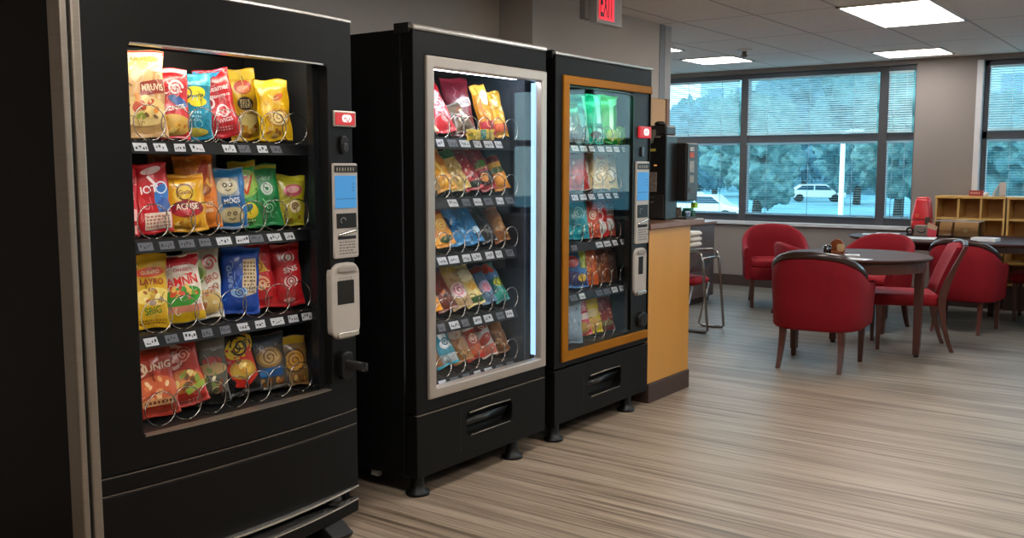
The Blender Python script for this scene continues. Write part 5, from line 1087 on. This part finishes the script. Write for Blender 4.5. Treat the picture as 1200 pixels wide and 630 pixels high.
# red dispenser
og = Vector((-2.27, 9.76, .737)); rp_ = mat('red dispenser plastic', '#d2202c', .38, var=.04, coat=.2)
t = thing('drink_cooler', 'bright red upright drink cooler standing behind the cardboard box', 'drink cooler', og)
def rl(x0, x1, y0, y1, z, r=.03):
    return [(p[0], p[1], z) for p in rrect(x0, y0, x1, y1, r, 4)]
b = MB(og); b.sweep([rl(-2.36, -2.195, 9.68, 9.84, .738), rl(-2.36, -2.195, 9.68, 9.84, .862), rl(-2.358, -2.197, 9.682, 9.838, .868)], rp_); b.build('base', t)
b = MB(og); b.sweep([rl(-2.362, -2.19, 9.675, 9.845, .876), rl(-2.360, -2.192, 9.676, 9.844, .885), rl(-2.335, -2.205, 9.69, 9.83, 1.055), rl(-2.33, -2.21, 9.695, 9.825, 1.068)], rp_); bd = b.build('tank', t)
b = MB(og); b.sweep([rl(-2.328, -2.212, 9.697, 9.823, 1.068), rl(-2.326, -2.214, 9.70, 9.82, 1.082), rl(-2.31, -2.23, 9.715, 9.805, 1.09)], rp_); b.build('lid', t)
b = MB(og); b.tube([(-2.305+.013*math.cos(2*PI*i/12), 9.678, .915+.013*math.sin(2*PI*i/12)) for i in range(12)], .003, mat('orange emblem', '#f09a5a', .5, var=.05), 6, closed=True); b.build('round_emblem', bd)
b = MB(og); b.box(-2.225, 9.655, .835, -2.19, 9.70, .905, mat('dark tap', '#4a3a34', .4, var=.1)); b.build('tap', t, bevel=.004)
# clear bin with paper bags
og = Vector((-1.89, 9.50, .737)); ac = glass('acrylic', (.93, .94, .93), 1.6)
t = thing('clear_bin', 'clear acrylic bin holding brown paper bags on the oval table', 'bin', og)
b = MB(og); x0, x1, y0, y1 = -2.075, -1.70, 9.40, 9.62
b.box(x0, y0, .738, x1, y0+.004, .885, ac); b.box(x0, y1-.004, .738, x1, y1, .885, ac); b.box(x0, y0, .738, x0+.004, y1, .885, ac); b.box(x1-.004, y0, .738, x1, y1, .885, ac); b.box(x0, y0, .738, x1, y1, .742, ac); b.build('bin_walls', t)
b = MB(og); rim = mat('clear rim highlight', '#d8d0c8', .25, var=.2, vscale=40)
b.tube([(x0, y0, .885), (x1, y0, .885), (x1, y1, .885), (x0, y1, .885)], .004, rim, 6, closed=True); b.build('rim', t)
bagm = mat('brown paper', '#a87a44', .7, var=.08, vscale=10, bump=.2, bscale=25)
for k, (xa, xb_, h, lab) in enumerate(((-2.055, -1.945, .125, 'narrow brown paper bag in the clear bin'), (-1.925, -1.725, .135, 'wide brown paper bag with pale stamp in the clear bin'))):
    o_ = Vector(((xa+xb_)/2, 9.51, .744)); b = MB(o_); c1 = [(xa, 9.44), (xb_, 9.44), (xb_, 9.51), (xb_, 9.58), (xa, 9.58), (xa, 9.51)]
    lp = lambda s, z, pin: [(o_.x+(x-o_.x)*s, o_.y+(y-o_.y)*pin, z) for x, y in c1]
    b.sweep([lp(.96, .744, .9), lp(1, .75, 1), lp(.98, .80, .9), lp(.99, .744+h*.85, .5), lp(1, .744+h, .3)], bagm, smooth=False)
    if k: b.box(o_.x-.025, 9.4445, .785, o_.x+.02, 9.448, .825, mat('pale stamp', '#c8a878', .6, var=.3, vscale=80))
    o = b.build('paper_bag', None, bevel=.002); tag(o, lab, 'paper bag', 'brown paper bags in the clear bin')
b = MB((-2.12, 9.36, .737)); b.prism([(-2.13, .738), (-2.06, .738), (-2.05, .79), (-2.075, .86), (-2.12, .87), (-2.13, .80)], 'y', 9.35, 9.358, mat('pink red card', '#c83a4c', .5, var=.1)); b.prism([(-2.131, .82), (-2.052, .80), (-2.04, .835), (-2.128, .872)], 'y', 9.346, 9.35, mat('buff card', '#b89a7a', .5, var=.1))
b.box(-2.12, 9.35, .7375, -2.06, 9.39, .742, MATS['pink red card'])
o = b.build('menu_card', None); tag(o, 'pink red card with buff flap standing beside the cardboard box', 'card')

# cubby shelf
pine = mat('pine veneer', '#d2a862', .45, var=.06, vscale=5, stretch=(.6, 4, 4)); pine_in = mat('pine veneer inside', '#b98a48', .5, var=.06, vscale=5)
def cubby(x0, n, label):
    og = Vector((x0+.1*n, 10.36, 0)); p = .203; x1 = x0+n*p+.02; y0, y1 = 10.2, 10.50
    t = thing('cubby_shelf', label, 'cubby shelf', og, 0, 'cubby shelf units against the window wall')
    b = MB(og)
    b.box(x0-.004, y0-.012, 1.068, x1+.004, y1, 1.092, pine); b.build('top', t, bevel=.003)
    for k in range(n+1):
        b = MB(og); b.box(x0+k*p, y0, .24, x0+k*p+.02, y1, 1.068, pine); b.build('divider', t, bevel=.002)
    b = MB(og); b.box(x0+.005, y1-.012, .24, x1-.005, y1-.002, 1.068, pine_in); b.build('back_panel', t)
    for z in (.24, .445, .655, .862):
        b = MB(og); b.box(x0+.02, y0+.004, z, x1-.02, y1-.012, z+.02, pine); b.build('shelf_board', t)
    b = MB(og); b.box(x0, y0+.02, 0, x1, y1, .24, dkbrown); b.build('plinth', t)
cubby(-2.262, 3, 'pine cubby shelf unit behind the red cooler and clear bin')
cubby(-1.618, 4, 'pine cubby shelf unit under the window, next to the first unit and partly cut off')
og = Vector((-1.89, 10.3, 1.092))
b = MB(og); b.box(-1.975, 10.29, 1.0925, -1.85, 10.315, 1.148, mat('brick red sign', '#9c3a34', .5, var=.06))
for k in range(5): b.box(-1.962+.018*k, 10.287, 1.115, -1.95+.018*k, 10.2895, 1.13, mat('faded sign print', '#d8a8a0', .5, var=.2))
o = b.build('desk_sign', None, bevel=.002); tag(o, 'small brick red sign standing on top of the cubby shelf', 'sign')
b = MB((-1.82, 10.3, 1.092)); b.lathe([(.016, 1.0925), (.026, 1.10), (.028, 1.115), (.02, 1.13), (.004, 1.136)], -1.822, 10.30, mat('white ceramic', '#d4d8e0', .3, var=.05), 16); o = b.build('white_pot', None); tag(o, 'tiny round white pot beside the brick red sign on the shelf', 'pot')
b = MB((-1.72, 10.35, 1.092)); b.prism([(-1.785, 1.0925), (-1.665, 1.0925), (-1.665, 1.228), (-1.72, 1.224), (-1.765, 1.15)], 'y', 10.38, 10.388, mat('pinkish card', '#c3b7b4', .6, var=.04)); b.prism([(-1.765, 1.0925), (-1.72, 1.0925), (-1.722, 1.21), (-1.755, 1.14)], 'y', 10.376, 10.38, mat('blue grey print', '#7a9aa8', .6, var=.1)); b.box(-1.785, 10.38, 1.0925, -1.665, 10.42, 1.097, MATS['pinkish card'])
o = b.build('picture_card', None); tag(o, 'pale upright card leaning in front of the window on the cubby shelf', 'card')

# sled base chair behind the counter
og = Vector((-3.60, 7.5, 0)); chr2 = mat('chromed tube', '#8f8a86', .2, metal=.95, var=.05)
t = thing('sled_chair', 'chrome sled base chair with red seat and grey shell behind the counter', 'chair', og)
for yy in (7.30, 7.62):
    b = MB(og); pts = [(-3.95, yy, .64), (-3.46, yy, .675), (-3.42, yy, .655), (-3.40, yy, .60), (-3.345, yy, .03), (-3.36, yy, .014), (-3.42, yy, .012), (-3.54, yy, .012), (-3.57, yy, .03), (-3.49, yy, .385), (-3.55, yy, .39), (-3.85, yy, .385)]
    b.tube(pts, .012, chr2, 8); b.build('side_frame', t)
b = MB(og); b.tube([(-3.41, 7.30, .62), (-3.41, 7.62, .62)], .010, chr2, 8); b.tube([(-3.72, 7.30, .375), (-3.72, 7.62, .375)], .010, chr2, 8); b.build('cross_bar', t)
def cush(x0, x1, y0, y1, z): return rl(x0, x1, y0, y1, z, .05)
b = MB(og); b.sweep([cush(-3.88, -3.50, 7.31, 7.61, .385), cush(-3.90, -3.47, 7.30, 7.62, .40), cush(-3.90, -3.465, 7.30, 7.62, .43), cush(-3.86, -3.50, 7.33, 7.59, .45)], redd); b.build('seat', t)
b = MB(og); b.grid(lambda u, v: (-3.425-.13*u-.04*u*u, 7.315+.29*v-0*u, .645-.165*u-.03*math.sin(PI*u)), 10, 10, mat('slate plastic shell', '#5c6670', .4, var=.05)); b.build('shell', t)
b = MB(og)
for k in range(3): b.sweep([rl(-3.72, -3.55, 7.36, 7.58, .70+.045*k, .03), rl(-3.735, -3.535, 7.345, 7.595, .712+.045*k, .04), rl(-3.735, -3.535, 7.345, 7.595, .728+.045*k, .04), rl(-3.72, -3.55, 7.36, 7.58, .742+.045*k, .03)], mat('cream vinyl', '#cdc3b5', .5, var=.05))
b.tube([(-3.64, 7.47, .44), (-3.64, 7.47, .72)], .02, chr2, 8); b.build('cream_pad', t)

# office chair whose castor shows at the edge
og = Vector((-.96, 9.2, 0)); gp = mat('dark grey plastic', '#2c2d30', .45, var=.08)
t = thing('office_chair', 'dark office chair on castors at the far end of the oval table, mostly cut off', 'office chair', og)
for k in range(5):
    a = R(147+72*k); c, s_ = math.cos(a), math.sin(a); x, y = og.x+.30*c, og.y+.30*s_
    b = MB(og); b.sweep([[(og.x+r_*c-s_*w_, og.y+r_*s_+c*w_, z) for w_, z in ((-.018, z0), (.018, z0), (.018, z0+.025), (-.018, z0+.025))] for r_, z0 in ((.03, .085), (.30, .062))], gp, smooth=False); l = b.build('base_arm', t, bevel=.003)
    b = MB(og)
    for e in (-1, 1):
        pts = []
        for i in range(16):
            q = 2*PI*i/16; pts.append((x+c*.027*math.cos(q)-s_*.014*e, y+s_*.027*math.cos(q)+c*.014*e, .029+.027*math.sin(q)))
        pts2 = [(p[0]-s_*.008*e, p[1]+c*.008*e, p[2]) for p in pts]; b.sweep([pts, pts2], mat('castor grey', '#55565a', .35, var=.1), smooth=False)
    b.tube([(x, y, .03), (x, y, .07)], .007, silver, 8); b.build('castor', l)
b = MB(og); b.lathe([(.03, .085), (.03, .25), (.018, .25), (.018, .42)], og.x, og.y, gp, 16); b.build('gas_column', t)
b = MB(og); b.sweep([rl(og.x-.21, og.x+.21, 8.95, 9.37, .42, .08), rl(og.x-.23, og.x+.23, 8.93, 9.39, .44, .09), rl(og.x-.23, og.x+.23, 8.93, 9.39, .47, .09), rl(og.x-.19, og.x+.19, 8.97, 9.35, .49, .08)], gp); b.build('seat', t)
b = MB(og); b.grid(lambda u, v: (og.x+.24+.04*v-.03*math.sin(PI*u), 8.95+.42*u, .55+.42*v), 8, 8, gp); b.tube([(og.x+.12, 9.16, .45), (og.x+.24, 9.16, .47), (og.x+.26, 9.16, .62)], .02, gp, 8); b.build('backrest', t)

# ================================================================ OUTSIDE THE WINDOWS
GZ = -1.5
def leaf_mat(name, c1, c2):
    m = bpy.data.materials.new(name); m.use_nodes = True; nt = m.node_tree; n = nt.nodes; L = nt.links; p = n['Principled BSDF']
    tc = n.new('ShaderNodeTexCoord'); nz = n.new('ShaderNodeTexNoise'); nz.inputs['Scale'].default_value = 2.6; nz.inputs['Detail'].default_value = 9; nz.inputs['Roughness'].default_value = .78
    L.new(tc.outputs['Object'], nz.inputs['Vector']); r = n.new('ShaderNodeValToRGB'); L.new(nz.outputs[0], r.inputs[0])
    r.color_ramp.elements[0].position = .40; r.color_ramp.elements[0].color = lin(c1); r.color_ramp.elements[1].position = .60; r.color_ramp.elements[1].color = lin(c2)
    L.new(r.outputs[0], p.inputs['Base Color']); p.inputs['Roughness'].default_value = .9; p.inputs['Specular IOR Level'].default_value = .1
    b = n.new('ShaderNodeBump'); b.inputs['Strength'].default_value = 1.; b.inputs['Distance'].default_value = .5; L.new(nz.outputs[0], b.inputs['Height']); L.new(b.outputs[0], p.inputs['Normal'])
    return m
LM = [leaf_mat('foliage one', '#74a9b4', '#a2cec8'), leaf_mat('foliage two', '#6fa4b6', '#98c6d0'), leaf_mat('foliage three', '#7cb0b6', '#b2dcd0')]  # outdoor haze put into these pale bluish leaf colours
bark = mat('bark', '#4a4038', .9, var=.2)
from mathutils import noise as mnoise
def tree(x, y, h, r, k, label, group='trees outside the windows'):
    t = thing('tree', label, 'tree', (x, y, GZ), 0, group); rr = random.Random(k*13+5)
    b = MB(); b.tube([(0, 0, 0), (.1, 0, h*.3), (0, .1, h*.6)], .25, bark, 8, rs=[.3, .22, .15]); b.build('trunk', t)
    b = MB()
    for i in range(15):
        a = rr.uniform(0, 6.28); q = rr.uniform(0, 1); cz = h*.28+(h*.66)*q; rad = r*(.62*math.sin(PI*(.2+.7*(1-q))))*rr.uniform(.6, 1)
        cr = r*rr.uniform(.28, .52)
        c = Vector((math.cos(a)*rad, math.sin(a)*rad, min(cz, h-cr)))
        def fn(u, v, c=c, cr=cr):
            th = u*2*PI; ph = v*PI; d = Vector((math.sin(ph)*math.cos(th), math.sin(ph)*math.sin(th), math.cos(ph)))
            q_ = c+d*cr; return q_+d*cr*.32*(mnoise.noise(q_*1.7)+.8*mnoise.noise(q_*3.7)+.8*mnoise.noise(q_*8.3))
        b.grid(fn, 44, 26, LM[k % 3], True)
    b.build('crown', t)
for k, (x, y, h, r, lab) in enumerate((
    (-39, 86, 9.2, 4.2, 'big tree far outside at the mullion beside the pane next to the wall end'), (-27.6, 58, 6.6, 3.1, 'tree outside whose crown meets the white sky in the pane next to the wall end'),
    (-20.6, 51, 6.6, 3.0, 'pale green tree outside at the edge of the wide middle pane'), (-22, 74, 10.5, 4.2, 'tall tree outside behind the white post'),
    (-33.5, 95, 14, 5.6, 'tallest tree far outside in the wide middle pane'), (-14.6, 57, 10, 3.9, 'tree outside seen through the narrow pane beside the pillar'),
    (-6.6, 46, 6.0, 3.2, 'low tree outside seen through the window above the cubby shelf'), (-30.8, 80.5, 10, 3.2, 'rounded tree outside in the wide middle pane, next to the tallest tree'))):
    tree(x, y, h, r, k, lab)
t = thing('hedge', 'long clipped hedge far outside below the tree crowns', 'hedge', (-30, 103, GZ))
def hedge_fn(u, v):
    ang = PI*v; q_ = Vector((-38+76*u, -1.6*math.cos(ang), 2.6*math.sin(ang)**.6))
    return q_+Vector((0, -math.cos(ang), math.sin(ang)))*.5*(mnoise.noise(q_*.9)+.7*mnoise.noise(q_*2.7))
b = MB(); b.grid(hedge_fn, 260, 14, LM[1], True); b.build('foliage', t)
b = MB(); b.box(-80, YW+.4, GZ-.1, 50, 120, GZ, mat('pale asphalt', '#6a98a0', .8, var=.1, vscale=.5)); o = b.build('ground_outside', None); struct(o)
# office block far behind
og = Vector((-20, 112, GZ)); t = thing('street_building', 'pale blue office block far outside behind the trees', 'building', og)
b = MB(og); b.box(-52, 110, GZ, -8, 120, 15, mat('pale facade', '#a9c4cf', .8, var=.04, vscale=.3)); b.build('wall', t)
for i in range(12):
    for j in range(4):
        b = MB(og); b.box(-51+3.6*i, 109.9, 1.5+3.6*j, -49+3.6*i, 110.05, 3.6+3.6*j, mat('dark pane', '#6f95a8', .2, var=.1)); b.build('window', t)
og = Vector((-2, 70, GZ)); t = thing('street_building', 'bright white building outside seen through the window beside the pillar', 'building', og)
b = MB(og); b.box(-8.5, 68, GZ, 6, 74, 4.4, mat('white render', '#e8eef0', .8, var=.03)); b.build('wall', t)
b = MB(og); b.prism([(67, 4.4), (75, 4.4), (71, 7.2)], 'x', -9, 6.5, mat('light roof', '#cfd8dc', .7, var=.05)); b.build('roof', t)
# white pole and awning
og = Vector((-14.4, 46, GZ)); t = thing('lamp_post', 'tall white lamp post outside behind the wide middle pane', 'lamp post', og); wp = mat('white post', '#eef4f6', .5, var=.02)
b = MB(og); b.lathe([(.2, GZ), (.2, GZ+.3), (.12, GZ+.4), (.11, 2.6)], -14.4, 46, wp, 14); b.build('post', t)
b = MB(og); b.tube([(-14.4, 46, 2.5), (-14.4, 46, 2.9), (-14.0, 46, 3.05)], .09, wp, 8); b.box(-14.1, 45.85, 2.98, -13.5, 46.15, 3.1, wp); b.build('lamp_head', t)
def car(x, y, rz, m, label, van=False):
    t = thing('parked_van' if van else 'parked_car', label, 'van' if van else 'car', (x, y, GZ), R(rz), 'vehicles parked outside')
    hb = 2.0 if van else 1.42
    prof = [(-2.2, .35), (2.2, .35), (2.25, .75), (1.3, .92), (.7, hb), (-1.3 if not van else -2.1, hb), (-2.0 if not van else -2.2, .95), (-2.25, .8)]
    b = MB(); b.prism([(p[0], p[1]) for p in prof], 'y', -.85, .85, m); b.build('body', t, bevel=.08)
    g_ = mat('car glass', '#2c4a58', .15, var=.1)
    b = MB(); b.prism([(1.12, .98), (.66, hb-.08), (-.2, hb-.08), (-.2, .98)], 'y', -.865, .865, g_); b.prism([(-.3, .98), (-.3, hb-.08), (-1.2, hb-.08), (-1.7, .98)], 'y', -.865, .865, g_); b.build('side_window', t)
    for sx in (-1.4, 1.4):
        for sy in (-.78, .78):
            b = MB(); b.prism([(sx+.33*math.cos(2*PI*i/18), .33+.33*math.sin(2*PI*i/18)) for i in range(18)], 'y', sy-.1, sy+.1, blackp); b.build('wheel', t)
wcar = mat('white car paint', '#eef2f4', .3, var=.02, coat=.4)
car(-21.9, 47, 8, wcar, 'white car parked outside, seen through the pane next to the wall end')
car(-24.9, 51, 4, wcar, 'second white car outside, farther off and nearer the wall end')
car(-26.6, 78.5, 25, wcar, 'small white car parked far outside behind the wide middle pane', False)
#ROOM_END
# ================================================================ WORLD, CAMERA
w = bpy.data.worlds.new('daylight'); S.world = w; w.use_nodes = True
nt = w.node_tree; bgn = nt.nodes['Background']
tc = nt.nodes.new('ShaderNodeTexCoord'); sp = nt.nodes.new('ShaderNodeSeparateXYZ'); nt.links.new(tc.outputs['Generated'], sp.inputs[0])
rp = nt.nodes.new('ShaderNodeValToRGB'); nt.links.new(sp.outputs[2], rp.inputs[0])
rp.color_ramp.elements[0].position = .0; rp.color_ramp.elements[0].color = (.95, 1.0, 1.0, 1)
rp.color_ramp.elements[1].position = .6; rp.color_ramp.elements[1].color = (.62, .82, 1.0, 1)
nt.links.new(rp.outputs[0], bgn.inputs[0]); bgn.inputs[1].default_value = 4.0
su = bpy.data.lights.new('sun', 'SUN'); su.energy = 2.5; su.angle = R(3); su.color = (1, .97, .9)
so = bpy.data.objects.new('sun', su); C.objects.link(so); so.rotation_euler = Euler((R(48), 0, R(-25)))
for x0, x1 in ((-7.5, -2.6), (-1.95, 2.5)):
    ar = bpy.data.lights.new('window_portal', 'AREA'); ar.shape = 'RECTANGLE'; ar.size = x1-x0; ar.size_y = 1.65; ar.cycles.is_portal = True
    ao = bpy.data.objects.new('window_portal', ar); C.objects.link(ao); ao.location = ((x0+x1)/2, YW+.2, 1.6); ao.rotation_euler = (R(-90), 0, 0)
cam = bpy.data.cameras.new('camera'); cam.sensor_width = 36; cam.lens = 1125/1200*36; cam.clip_end = 400
co = bpy.data.objects.new('camera', cam); C.objects.link(co); co.location = (0, 0, 1.38)
co.rotation_euler = (R(90)-math.atan(120/1125), 0, R(36.264)); S.camera = co
